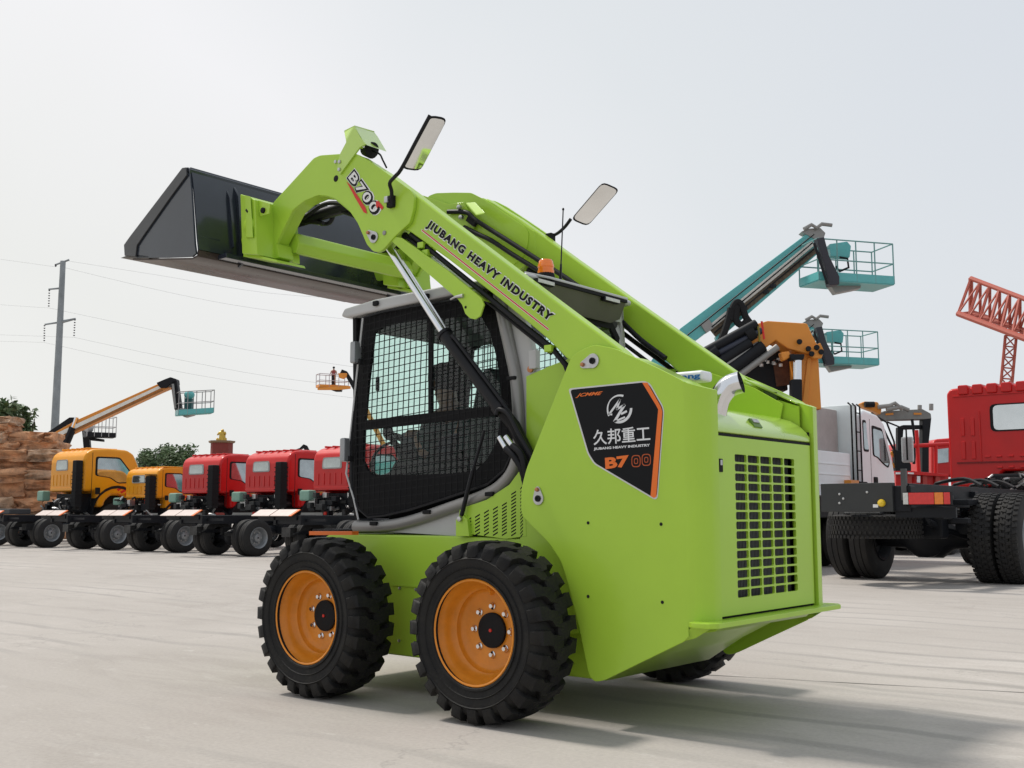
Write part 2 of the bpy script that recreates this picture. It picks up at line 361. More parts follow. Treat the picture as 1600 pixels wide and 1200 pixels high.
# ---- chassis
body = MB().prism([(-1.72, .335, .33), (-1.6, .335, .2), (.42, .335, .19), (.62, .335, .32), (.85, .335, .44), (.87, .335, .5), (.87, .335, .84), (-.55, .335, .86), (-1.55, .335, .86), (-1.72, .335, .78)], (0, 2 * (CY - .335), 0))
body.build('chassis', GREEN, LD, bevel=.012)
seam = plate([(612, 912), (655, 915), (655, 918), (612, 915)], .330, .004); sided('seam_strip', seam, GREEN)
for (a, b) in ((625, 919), (650, 921), (624, 1001), (648, 1004)):
    sided('bolt', MB().lathe(PY(a, b, .334), (0, -1, 0), [(0, .009), (.006, .008), (.008, .003)], 8), STEEL)
# step tread ahead of the front wheel, orange marker
MB().prism([PY(483, 830, .16), PY(550, 830, .16), PY(550, 836, .16), PY(483, 836, .16)], (0, .05, 0)).build('marker_strip', ORANGE, LD)
MB().bb(-1.74, -1.5, .36, 2 * CY - .36, .855, .885).build('front_step', BLACKM, LD, bevel=.006)

# ---- rear towers
P_OUT = soft([(892, 558), (905, 548), (928, 538), (960, 544), (1030, 576), (1071, 597), (1089, 700), (1090, 992), (1060, 1007), (1000, 1036), (945, 1063), (929, 1066), (920, 1056), (905, 982), (890, 922), (877, 878), (858, 849), (829, 820), (814, 804), (814, 765), (822, 733)], 9)
PO3 = [PY(a, b, .2) for a, b in P_OUT]; PO3 = [Vector((min(p.x, .958), p.y, p.z)) for p in PO3]
out_l, out_r = sided('side_panel', MB().prism(PO3, (0, .012, 0)), GREEN, bevel=.004)
# shaped rear corner post (plan section), both sides
plan = [(.955, .2), (.985, .201), (1.005, .208), (1.02, .222), (1.045, .262), (1.052, .285), (1.054, .33), (1.03, .334), (.955, .30)]
def zt(x): return 1.565 - (x - .955) * .33
post = MB(); V = [(x, y, .505 - max(0, 1.0 - x) * .45) for x, y in plan] + [(x, y, zt(x)) for x, y in plan]; n = len(plan)
post.add(V, [tuple(range(n))[::-1], tuple(range(n, 2 * n))] + [(i, (i + 1) % n, n + (i + 1) % n, n + i) for i in range(n)])
sided('corner_post', post, GREEN)
P_IN = [(858, 572), (900, 556), (940, 546), (1030, 578), (1078, 606), (1060, 700), (1040, 820), (980, 840), (850, 830), (812, 812), (812, 740), (822, 690), (822, 588)]
P_IN3 = [PY(a, b, .35) for a, b in P_IN]
P_IN3 = [Vector((min(p.x, .98), p.y, p.z)) for p in P_IN3]
sided('inner_panel', MB().prism(P_IN3, (0, .012, 0)), GREEN, bevel=.003)
# rolled flange closing the tower top
fl = [PY(a, b, .2) for a, b in ((985, 556), (1030, 577), (1071, 597))]
q = MB()
for a, b in zip(fl, fl[1:]):
    q.prism([a + Vector((0, .012, -.002)), b + Vector((0, .012, -.002)), b + Vector((0, .15, -.002)), a + Vector((0, .15, -.002))], (0, 0, -.008))
sided('tower_flange', q, GREEN)
# wheel arch lining
ar = [PY(a, b, .212) for a, b in ((816, 806), (831, 821), (860, 850), (879, 879), (892, 922), (907, 982), (922, 1054))]
q = MB()
for a, b in zip(ar, ar[1:]): q.prism([a, b, b + Vector((0, .121, 0)), a + Vector((0, .121, 0))], ((.012, 0, .004)))
sided('wheel_arch', q, GREEN, merge=0)
# pins, pin plates and plugs on the side panel
def pinplate(cx, cy, bx, by, Yp, r=.034, both=True):
    c, b = PY(cx, cy, Yp), PY(bx, by, Yp); d = (b - c); a0 = math.atan2(d.z, d.x); L_ = d.length; pts = []
    for k in range(13):
        a = a0 + radians(65) + radians(230) * k / 12; pts.append(c + Vector((cos(a), 0, sin(a))) * r)
    for k in range(5):
        a = a0 - radians(70) + radians(140) * k / 4; pts.append(b + Vector((cos(a), 0, sin(a))) * r * .5)
    mb = MB().prism(pts, (0, -.008, 0)); pin = MB().lathe(c + Vector((0, -.008, 0)), (0, -1, 0), [(0, .016), (.006, .016), (.007, .008), (.003, .007)], 14)
    bl = MB().lathe(b + Vector((0, -.008, 0)), (0, -1, 0), [(0, .011), (.01, .010), (.012, .004)], 6)
    for f in ((lambda s: s), (lambda s: s.mirror(CY))) if both else ((lambda s: s),):
        o = f(mb).build('pin_plate', STEEL, LD, bevel=.002); f(pin).build('pin', BLACKM, o); f(bl).build('pin_bolt', mat('brass_bolt', (.45, .2, .1), .4, metal=.8), o)
pinplate(927, 564, 912, 570, .2, .036); pinplate(842, 779, 841, 765, .2, .032)
for a, b in ((919, 817), (1033, 819), (919, 932), (1035, 941)):
    sided('plug', MB().lathe(PY(a, b, .2), (0, -1, 0), [(-.01, .008), (.0015, .008), (.002, .003)], 10), BLACKM)
sided('grommet', MB().lathe(PY(830, 577, .35), (0, -1, 0), [(0, .018), (.012, .018), (.014, .006)], 12), mat('brass_bolt', (.45, .2, .1), .4, metal=.8))

# ---- badge on the side panel
BADGE = soft([(888, 607), (1007, 595), (1016, 599), (1036, 634), (1038, 643), (1028, 778), (1023, 781), (928, 725), (918, 709)], 5)
def bscale(k, pts):
    cx = sum(p[0] for p in pts) / len(pts); cy = sum(p[1] for p in pts) / len(pts)
    return [(cx + (a - cx) * k, cy + (b - cy) * k) for a, b in pts]
def decal(name, pxs, Yp, m, lift, par): 
    P = [PY(a, b, Yp) + Vector((0, -lift, 0)) for a, b in pxs]; return MB().prism(P, (0, .0006, 0)).build(name, m, par, smooth=False, merge=0)
SIDEBADGE = mat('badge_black', (.005, .0055, .007), .35, spec=.15)
bd = decal('badge', BADGE, .2, mat('badge_border', (.62, .62, .6), .4), .0012, LD)
decal('badge_field', bscale(.968, BADGE), .2, SIDEBADGE, .0022, bd)
decal('badge_stripe', [(1004, 598), (1012, 598), (1033, 635), (1035.5, 643), (1026, 776), (1022, 778), (1017, 775), (1029, 640), (1026, 634)], .2, ORANGE, .0032, bd)
def tx(name, s, a, b, c, m, par, Yp=.2, lift=.0035, **k): return text(name, s, PY(*a, Yp), PY(*b, Yp), PY(*c, Yp), m, par, lift=Vector((0, -lift, 0)), **k)
SILV = mat('silver_print', (.68, .69, .7), .35, metal=.2, var=.1, scale=40)
tx('lettering', 'JCMME', (900, 622), (941.5, 618.5), (901, 615), ORANGE, bd, bold=.025, shear=.4)
tx('lettering', '久邦重工', (928, 696), (1017, 689.5), (927, 672), SILV, bd, bold=.012)
tx('lettering', 'JIUBANG HEAVY INDUSTRY', (928.5, 704.5), (1016.5, 698.5), (928.3, 699.5), SILV, bd, bold=.04)
tx('lettering', 'B7', (946.7, 733.5), (984, 729.3), (945.7, 715.5), ORANGE, bd, bold=.045)
for cx_, cy_ in ((994.5, 720.5), (1010.5, 718.5)):        # the two outlined zeros
    for ra, rb, wv_ in ((7.2, 8.0, 1.3), (3.2, 3.8, 1.1)):
        zq = MB(); cz = PY(cx_, cy_, .2) + Vector((0, -.0038, 0)); pxm = (PY(cx_ + 5, cy_, .2) - PY(cx_ - 5, cy_, .2)).length / 10
        def sq(t, a, b): c_, s_ = cos(t), sin(t); return cz + Vector((a * pxm * math.copysign(abs(c_) ** .6, c_), 0, b * pxm * math.copysign(abs(s_) ** .6, s_)))
        for k in range(28):
            t0, t1 = 2 * pi * k / 28, 2 * pi * (k + 1) / 28; zq.add([sq(t0, ra, rb), sq(t1, ra, rb), sq(t1, ra - wv_, rb - wv_), sq(t0, ra - wv_, rb - wv_)], [(0, 1, 2, 3)])
        zq.build('lettering', ORANGED, bd, smooth=False)
lg = MB(); c0 = PY(968.5, 639, .2) + Vector((0, -.0035, 0)); px = (PY(978.5, 639, .2) - PY(968.5, 639, .2)).length / 10
def lp(u, v): return c0 + Vector((u * px, 0, v * px * .95))
Nn = 40
for k in range(Nn):                # two open arcs of changing width
    a0, a1 = radians(70 + 290 * k / Nn), radians(70 + 290 * (k + 1) / Nn)
    if 205 < 70 + 290 * k / Nn < 240: continue
    def ww(i): return 1.6 + 2.2 * abs(sin(radians(290 * i / Nn) / 2 - .6))
    lg.add([lp(20 * cos(a0), 20 * sin(a0)), lp(20 * cos(a1), 20 * sin(a1)), lp((20 - ww(k + 1)) * cos(a1), (20 - ww(k + 1)) * sin(a1)), lp((20 - ww(k)) * cos(a0), (20 - ww(k)) * sin(a0))], [(0, 1, 2, 3)])
for pl in ([(-15, -4), (-10, 3), (2, 14), (-3, 4), (3, 7), (9, 6), (-6, -15), (-12, -19), (1, -2), (-5, 0), (-4, 4)],):
    pass
for a, b, w in (((-15, -5), (1, 13), 3), ((1, 13), (-4, 0), 3), ((-4, 0), (8, 5), 3), ((8, 5), (-8, -17), 4), ((3, -7), (11, -4), 3), ((-8, -17), (8, -12), 2.5), ((-17, -6), (-12, -7), 2.5)):
    A, B = Vector((a[0], a[1])), Vector((b[0], b[1])); t = (B - A).normalized(); nn = Vector((-t.y, t.x)) * w / 2; A = A - t * .6; B = B + t * .6
    lg.add([lp(*(A - nn)), lp(*(B - nn)), lp(*(B + nn)), lp(*(A + nn))], [(0, 1, 2, 3)])
lg.build('emblem', SILV, bd, smooth=False, merge=0)

# ---- rear: engine door with its grille, hood, bumper, counterweight
XB = 1.040; Y0, Y1 = .338, 2 * CY - .338
def holed(mb, x, ys, zs, hw, hh, th):
    ny, nz = len(ys), len(zs); r = min(hw, hh) * .35
    for i in range(ny):
        for j in range(nz):
            cy, cz = ys[i], zs[j]; py = (ys[1] - ys[0]) / 2; pz = (zs[1] - zs[0]) / 2
            O = [(cy - py, cz - pz), (cy + py, cz - pz), (cy + py, cz + pz), (cy - py, cz + pz)]
            H = [(cy - hw, cz - hh + r), (cy - hw + r, cz - hh), (cy + hw - r, cz - hh), (cy + hw, cz - hh + r), (cy + hw, cz + hh - r), (cy + hw - r, cz + hh), (cy - hw + r, cz + hh), (cy - hw, cz + hh - r)]
            V = [(x, a, b) for a, b in O] + [(x, a, b) for a, b in H] + [(x - th, a, b) for a, b in H]
            F = []
            for c in range(4):
                h0, h1 = 4 + 2 * c, 4 + 2 * c + 1; F.append((c, h0, h1)); F.append((c, h1, 4 + (2 * c + 2) % 8, (c + 1) % 4))
            F += [(4 + k, 12 + k, 12 + (k + 1) % 8, 4 + (k + 1) % 8) for k in range(8)]
            mb.add(V, F)
gl0, gl1 = PX(1148, 708, XB), PX(1244, 928, XB)
gy0, gy1 = .405 + .0, PX(1244, 800, XB).y; gy0 = PX(1149, 800, XB).y
gz1 = PX(1149, 708, XB).z; gz0 = PX(1153, 936, XB).z
zd0, zd1 = .523, 1.33
pitch_y = (gy1 - gy0) / 5; pitch_z = (gz1 - gz0) / 15
door = MB(); ys = [gy0 + pitch_y * (i + .5) for i in range(5)]; zs = [gz0 + pitch_z * (j + .5) for j in range(15)]
holed(door, XB, ys, zs, pitch_y * .455, pitch_z * .40, .012)
door.bb(XB - .02, XB, Y0 + .006, gy0, zd0, zd1); door.bb(XB - .02, XB, gy1, Y1 - .012, zd0, zd1)
door.bb(XB - .02, XB, gy0, gy1, zd0, gz0); door.bb(XB - .02, XB, gy0, gy1, gz1, zd1)
dr = door.build('engine_door', GREEN, LD, merge=1e-4, smooth=False)
la = MB().bb(XB, XB + .006, .35, .385, 1.165, 1.225).build('latch', BLACKM, dr, bevel=.003)
MB().bb(XB + .006, XB + .010, .356, .374, 1.195, 1.22).build('latch_handle', STEEL, dr, bevel=.002)
MB().bb(.90, XB - .05, .36, Y1 - .02, .55, 1.32).build('radiator', DARKGLASS, LD)
q = MB()
for k in range(46): y = gy0 - .01 + (gy1 - gy0 + .02) * k / 45; q.bb(XB - .05, XB - .044, y, y + .004, gz0 - .01, gz1 + .01)
q.build('radiator_fins', mat('radiator_fin', (.16, .16, .17), .5, metal=.3), LD)
# hood: rolls forward from the door's top
prof = [(XB - .01, 1.343), (XB, 1.35), (XB + .002, 1.375), (.99, 1.425), (.93, 1.475), (.86, 1.505), (.6, 1.525), (.3, 1.53), (.3, 1.50), (.6, 1.48), (.9, 1.40), (.99, 1.343)]
prof = [(XB - .01, 1.343), (XB, 1.35), (XB + .0, 1.37), (1.025, 1.395), (.99, 1.43), (.94, 1.462), (.88, 1.482), (.6, 1.50), (.3, 1.505), (.3, 1.343)]
hood = MB().prism([(x, Y0 + .004, zz) for x, zz in prof], (0, Y1 - Y0 - .012, 0)).build('hood', GREEN2, LD, bevel=.003, seg=2, ang=50)
hl = MB().bb(.94, .985, .66, .78, 1.445, 1.468); o = MB()
c = Vector((.958, .72, 1.456)); ax = (Vector((.86, 0, -.5)).normalized(), Vector((0, 1, 0)), Vector((.5, 0, .86)).normalized())
hq = [PX(a, b, 1.022) for a, b in ((1165, 640), (1188, 643), (1199, 659), (1178, 657))]; hm = sum(hq, Vector()) / 4; hm.x = 1.012; hm.z = 1.412; ax = (Vector((.57, 0, -.82)), Vector((0, 1, 0)), Vector((.82, 0, .57)))
MB().box(hm, (.052, .085, .012), ax).build('hood_latch', mat('latch_green', (.10, .2, .02), .4), hood, bevel=.002); MB().box(hm + ax[2] * .008 - ax[0] * .008, (.02, .06, .008), ax).build('latch_handle', STEEL, hood, bevel=.002)
MB().bb(XB - .03, XB - .004, Y0, Y1, 1.329, 1.343).build('rubber_seal', BLACKM, LD)
q = MB(); q.bb(.80, XB - .006, Y1 - .008, Y1 - .002, zd0, 1.40); q.bb(XB - .03, XB - .012, Y0, Y1, .505, zd0); q.bb(.98, XB - .012, Y0, Y0 + .004, zd0, 1.33); q.build('door_gap_seal', DARKGLASS, LD)
# bumper shelf
by0, by1 = .140, 2 * CY - .15
bp = [(.985, by0 + .02), (1.03, by0), (1.09, by0 + .01), (1.115, by0 + .05), (1.115, by1 - .05), (1.09, by1 - .01), (1.03, by1), (.985, by1 - .02)]
MB().prism([(x, y, .488) for x, y in bp], (0, 0, .024)).build('bumper_shelf', GREEN, LD, bevel=.004)
# lower rear: sloping counterweight with its folded edges
cw = MB().prism([(1.03, .36, .484), (1.0, .36, .455), (.7, .36, .40), (.55, .36, .484)], (0, 2 * (CY - .36), 0)); cw.build('counterweight', GREEN, LD, bevel=.006)
sided('skirt', MB().prism([(.97, .205, .484), (1.05, .24, .484), (.97, .235, .435), (.90, .205, .415)], (0, .01, 0)), GREEN)
# right tower inner face; a dark sheet paints shade of a square opening
MB().prism([PY(a, b, Y1 - .004) for a, b in ((1193, 610), (1214, 613), (1214, 637), (1193, 634))], (0, .002, 0)).build('opening_shade_sheet', mat('opening_shade_green', (.045, .08, .015), .6), LD)
MB().prism([(.0, Y1 + .001, 1.34), (.98, Y1 + .001, 1.34), (.98, Y1 + .001, 1.54), (.7, Y1 + .001, 1.64), (.3, Y1 + .001, 1.76), (.0, Y1 + .001, 1.76)], (0, .01, 0)).build('inner_panel', GREEN, LD)
# exhaust elbow
pe = PY(1158, 597, .56); ex = bez([PY(1117, 668, .53), PY(1119, 643, .53), PY(1125, 621, .53), PY(1139, 604, .545), pe], 6)
MB().tube(ex, .052, 28, caps=False).build('exhaust_pipe', CHROME, LD)
MB().tube([ex[-2] + Vector((-.02, 0, 0)), ex[-2] + Vector((-.018, 0, 0))], .050, 24).build('exhaust_bore', DARKGLASS, LD)
# white expansion tank behind the tower
tk = PY(1068, 591, .44); q = MB().box(tk, (.26, .10, .05)); tb = q.build('coolant_tank', WHITE, LD, bevel=.015, seg=3)
text('lettering', 'Jiubang', tk + Vector((-.09, -.052, -.018)), tk + Vector((.12, -.052, -.02)), tk + Vector((-.09, -.052, .014)), mat('blue_print', (.02, .16, .5), .4), tb, bold=.03)
# ---- louvred panel ahead of the tower
VP = [(714, 832), (718, 797), (724, 793), (760, 781), (796, 757), (812, 735), (820, 720), (822, 838), (790, 842)]
vp = plate(VP, .325, .01); a_, b_ = sided('vent_panel', vp, GREEN, bevel=.002)
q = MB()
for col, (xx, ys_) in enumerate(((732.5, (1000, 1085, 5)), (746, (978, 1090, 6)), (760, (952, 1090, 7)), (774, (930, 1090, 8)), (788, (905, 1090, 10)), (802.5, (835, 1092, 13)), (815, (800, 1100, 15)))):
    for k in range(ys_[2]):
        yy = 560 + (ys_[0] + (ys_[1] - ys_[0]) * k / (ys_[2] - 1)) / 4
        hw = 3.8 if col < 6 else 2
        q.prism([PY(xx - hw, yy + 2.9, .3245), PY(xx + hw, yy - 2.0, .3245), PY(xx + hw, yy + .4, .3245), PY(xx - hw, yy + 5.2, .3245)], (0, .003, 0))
q.build('vent_slot_shade', DARKGLASS, a_, smooth=False, kind='stuff')  # raised dark slivers painted for the shade inside open louvre slots
sided('fender_plate', plate([(812, 760), (862, 780), (888, 870), (905, 990), (850, 990), (812, 838)], .327, .008), GREEN)
sided('cab_mount', plate([(712, 812), (722, 804), (730, 812), (733, 838), (712, 838)], .30, .03), GREEN, bevel=.003)

# ---- lift arms (both sides)
ARM = [(560, 242), (611, 275), (646, 301), (700, 343), (800, 419), (900, 494), (968, 545), (1010, 585), (960, 610), (885, 560), (857, 531), (780, 467), (700, 405), (664, 379), (640, 362), (600, 350)]
sided('lift_arm', plate(ARM, .222, .085), GREEN, bevel=.011, seg=3)
KN = [(405, 398), (401, 385), (402, 356), (429, 314), (461, 279), (490, 247), (500, 242.5), (529, 240.5), (556, 240), (575, 250), (611.5, 275.5), (641, 297), (647, 306), (646, 325), (640, 348), (616, 370), (598, 391), (591, 394), (583, 393), (573, 382), (559, 349), (545, 328), (524, 310.5), (510, 306), (496, 305), (475, 314), (457.5, 328), (443.5, 356), (429.5, 384), (414, 397)]
sided('knuckle_inner', plate(soft(KN, 3, 2), .3095, .008), GREEN, bevel=.003)
kn = plate(soft(KN, 3, 2), .198, .024); sided('knuckle_plate', kn, GREEN, bevel=.004)
KN2 = [(407, 397), (403, 385), (404, 358), (431, 316), (463, 281), (492, 249), (502, 244.5), (529, 242.5), (556, 242), (575, 252), (609, 277), (638, 298), (640, 340), (614, 366), (594, 388), (586, 386), (576, 378), (562, 347), (545, 330), (524, 312.5), (510, 308), (496, 307), (475, 316), (459.5, 329), (445.5, 356), (431.5, 384), (416, 396)]
sided('knuckle_box', plate(KN2, .218, .092), GREEN, bevel=.006)
pinplate(585, 371, 577, 364, .198, .034)
sided('pin', MB().lathe(PY(601, 364, .198), (0, -1, 0), [(0, .014), (.006, .013), (.007, .004)], 12), GREYD)
sided('bore', MB().lathe(PY(525, 279, .198), (0, -1, 0), [(-.01, .020), (.0015, .020), (.002, .005)], 14), BLACKM)
for a, b in ((525, 253), (531, 253), (530.5, 265)):
    sided('bolt', MB().lathe(PY(a, b, .186), (0, -1, 0), [(0, .012), (.008, .011), (.010, .004)], 8), STEEL)
# lamp guard at the knuckle
GUL = [(531, 272), (526, 263), (531, 241), (541, 222), (538, 206), (546, 201), (554, 198), (563, 214), (571, 225), (562, 230)]
q = plate(GUL, .186, .011)
A, B = PY(554, 198, .186), PY(571, 226, .186); Cc, Dd = PY(604, 237, .42), PY(591, 215, .42); E_ = PY(585, 207, .42)
q.prism([A, B, Cc, Dd, E_], (-.006, 0, .008)); q.prism([PY(538, 206, .186), A, E_, E_ + (PY(538, 206, .186) - A)], (0, 0, .008))
q.build('lamp_guard', GREEN2, LD, bevel=.002)
lc = PY(572, 232, .30); la = MB().lathe(lc, (.8, 0, -.35), [(0, .02), (.0, .045), (.06, .05), (.065, .03)], 16); la.build('work_lamp', BLACKM, LD)
NEAR = lambda nm, mb, m: mb.build(nm, m, LD)
NEAR('lamp_cable', MB().tube(bez([lc, PY(592, 240, .3), PY(598, 250, .3), PY(604, 262, .3)], 4), .006, 6), HOSE)
NEAR('lamp_lens', MB().lathe(PY(567, 228, .24), (0, -1, 0), [(0, .018), (.02, .018)], 12), CHROME)
# lettering on the near arm and knuckle
def tm(name, s, a, b, c, m, Yp, lift, **k): return text(name, s, PY(*a, Yp), PY(*b, Yp), PY(*c, Yp), m, LD, lift=Vector((0, -lift, 0)), **k)
WP = mat('white_print', (.75, .75, .73), .4, var=.03); BP = mat('black_print', (.006, .006, .007), .4, spec=.15, var=.03)
tm('lettering_edge', 'JIUBANG HEAVY INDUSTRY', (662.5, 358), (857.5, 508.5), (672, 341.5), WP, .222, .0015, bold=.085, sp=1.22)
tm('lettering', 'JIUBANG HEAVY INDUSTRY', (664, 356.5), (856.5, 506), (672.5, 343), BP, .222, .0025, bold=.055, sp=1.23)
decal('underline', [(659.5, 357.8), (858, 513.5), (857, 517), (658.5, 361)], .222, mat('white_print', (.7, .7, .7)), .0012, LD); decal('underline', [(660, 358.6), (857.5, 514.0), (857, 516), (659.5, 360.4)], .222, REDP, .0022, LD)
tm('model_edge', 'B700', (540, 279), (585, 342), (554.5, 262), WP, .198, .0012, bold=.10, sp=1.15)
tm('model_outline', 'B700', (541.2, 279), (584.2, 340.5), (554.0, 263.5), BP, .198, .0022, bold=.085, sp=1.15)
tm('model_name', 'B700', (544.2, 278.0), (583, 334.5), (554.2, 267.5), WP, .198, .0032, bold=.02, sp=1.2)
decal('red_flash', [(542, 284), (548, 289), (572, 325), (574, 334), (569, 332), (556, 310)], .198, REDP, .0034, LD)
decal('red_flash', [(588, 315), (592, 314), (600, 324), (597, 328), (592, 322), (590, 326), (588, 322)], .198, REDP, .0034, LD)

# ---- cylinders, hoses and the arm lock under the arms
def cyl_side(y=.27):
    t0, t1 = PY(603, 380, y), PY(697, 527, y); sided('lift_cylinder_rod', MB().tube([t0, t1], .021, 20), CHROME)
    b0, b1 = PY(694, 521, y), PY(783, 640, y); b2 = PY(838, 748, y)
    sided('lift_cylinder', MB().tube([b0, b0 + (b1 - b0) * .03, b0 + (b1 - b0) * .031, b1], [.044, .044, .038, .038], 24), BLACK)
    d = (b1 - b0).normalized(); sided('cylinder_band', MB().tube([b1 - d * .03, b1 + d * .01], .045, 20), BLACK)
    sided('cylinder_base', MB().tube([b1, PY(803, 665, y + .04), PY(842, 745, y + .06)], .034, 16), BLACK)
    o = Vector((.028, -.02, .018))
    sided('cylinder_pipe', MB().tube(bez([b0 + d * .08 + o, b0 + d * .1 + o * 1.5, b1 - d * .05 + o * 1.5, b1 + o * 1.4, b1 + d * .1 + o * 1.2], 4), .010, 8), BLACK)
    sided('cylinder_pipe', MB().tube(bez([PY(776, 648, y - .045), PY(780, 640, y - .045), PY(795, 648, y - .045), PY(815, 685, y - .045), PY(838, 725, y - .03)], 5), .013, 10), BLACK)
    for k, ((a, b), (c_, d_)) in enumerate((((780, 683), (790, 700)), ((790, 682), (800, 696)))):
        sided('hose_fitting', MB().tube([PY(a, b, y - .05), PY(c_, d_, y - .05)], .014, 10), CHROME)
        pts = bez([PY(c_, d_, y - .05), PY(c_ + 14, d_ + 14, y - .05), PY(816 + k * 5, 735, y - .03), PY(822 + k * 3, 760, y)], 6)
        sided('hydraulic_hose', MB().tube(pts, [.017 + .0015 * (i % 2) for i in range(len(pts))], 10), HOSE)
    # thin lock-out tube beside the rod
    sided('guide_tube', MB().tube([PY(617, 388, y + .03), PY(703, 523, y + .03)], .006, 8), CHROME)
cyl_side()
sided('arm_pipe', MB().tube([PY(642, 366, .25), PY(700, 413, .25), PY(800, 494, .25), PY(862, 543, .25), PY(884, 570, .26), PY(893, 596, .28)], .015, 10), BLACK)
sided('arm_pipe', MB().tube([PY(648, 380, .30), PY(700, 421, .30), PY(800, 502, .30), PY(862, 552, .30)], .012, 8), BLACK)
sided('tilt_rod', MB().tube([PY(672, 402, .27), PY(729, 450, .27)], .018, 16), WHITE)
sided('tilt_cylinder', MB().tube([PY(632, 368, .27), PY(661, 392, .27)], .022, 14), BLACK)
for a, b in ((661, 384), (668, 396), (733, 455), (860, 545)): sided('pipe_clamp', MB().box(PY(a, b, .245), (.045, .05, .035)), GREEN, bevel=.004)
LOCK = [(611, 376), (618, 370), (628, 372), (700, 423), (752, 466), (756, 476), (750, 494), (742, 499), (734, 497), (727, 490), (722, 476), (716, 468), (660, 420)]
q = plate(LOCK, .206, .010); q.add(plate(LOCK, .30, .010).V, plate(LOCK, .30, .010).F)
tp = [PY(a, b, .216) for a, b in ((618, 371), (628, 372.5), (700, 423.5), (752, 466.5))]
for a, b in zip(tp[1:], tp[2:]): q.prism([a, b, b + Vector((0, .084, 0)), a + Vector((0, .084, 0))], (0, 0, -.01))
sided('arm_lock', q, GREEN)
lk = PY(717, 465, .2); sided('lock_pin', MB().tube([PY(704, 468, .2), PY(712, 464, .2), PY(724, 462, .2)], [.005, .008, .012], 8), STEEL)
sided('lock_hole', MB().lathe(PY(727.5, 480, .2055), (0, -1, 0), [(-.002, .008), (.001, .008)], 10), BLACKM)

# ---- front: cross beam and quick coupler
Yi = .322
ca, cb = PY(450, 362, Yi), PY(452, 394, Yi)
xb0 = PY(452, 378, Yi)
q = MB().prism([PY(447, 361, Yi), PY(462, 364, Yi), PY(467, 380, Yi), PY(462, 396, Yi), PY(447, 394, Yi)], (0, 2 * (CY - Yi), 0)); q.build('cross_beam', GREEN, LD, bevel=.012)
for pl, y, th in (([(447, 356), (456, 372), (458, 386), (440, 404), (428, 400), (430, 378)], .325, .02),
                  ([(376, 372), (392, 372), (401, 380), (404, 396), (400, 405), (380, 397)], .165, .02),
                  ([(402, 398), (400, 380), (412, 372), (432, 380), (436, 402), (420, 408)], .20, .12)):
    sided('coupler_plate', plate(soft(pl, 2, 2), y, th), GREEN, bevel=.004)
# coupler back plate standing against the bucket
xc = PY(377, 303, .13).x
c1, c2 = PY(376, 304, .06), PY(378, 398, .06)
q = MB().prism([PY(375, 303, .06), PY(391, 308, .06), PY(398, 312, .06), PY(400, 370, .06), PY(402, 398, .06), PY(378, 396, .06)], (0, .34, 0)); sided('coupler_face', q, GREEN, bevel=.006)
for (a, b), (c_, d_), y in (((386, 328), (389, 332), .055), ((408, 342), (413, 346), .30)):
    sided('slot', MB().tube([PY(a, b, y), PY(c_, d_, y)], .012, 8), BLACKM)
sided('coupler_channel', MB().prism([PY(383, 306, .058), PY(392, 308, .058), PY(396, 372, .058), PY(385, 372, .058)], (.012, -.012, 0)), GREEN, bevel=.004)
sided('coupler_boss', MB().lathe(PY(389, 352, .058), (0, -1, 0), [(-.02, .05), (.006, .05), (.010, .044)], 18), GREEN)
sided('coupler_foot', plate([(380, 396), (404, 399), (432, 406), (434, 410), (404, 404), (380, 401)], .10, .22), GREEN, bevel=.003)
q = plate([(401, 312), (422, 318), (420, 334), (406, 338)], .09, .012); sided('coupler_ear', q, GREEN, bevel=.003)
sided('pin', MB().lathe(PY(412, 329, .09), (0, -1, 0), [(0, .018), (.012, .018), (.014, .006)], 12), BLACKM)
pinplate(392, 374, 385, 381, .165, .03)
# tilt hoses hanging under the knuckle
for k, pts in enumerate(([(560, 330), (530, 318), (505, 320), (478, 338), (470, 340)], [(556, 338), (520, 326), (495, 330), (476, 345), (490, 347), (505, 349)], [(520, 322), (521, 335), (515, 348), (502, 350)])):
    P = [PY(a, b, .36 + k * .05) for a, b in pts]; sided('tilt_hose', MB().tube(bez(P, 5), .014, 8), HOSE)
sided('hose_fitting', MB().tube([PY(474, 342, .42), PY(500, 349, .42)], .014, 10), STEEL)
q = MB().tube([PY(452, 350, .42), PY(560, 318, .42)], .038, 16); sided('tilt_cylinder_front', q, BLACK)

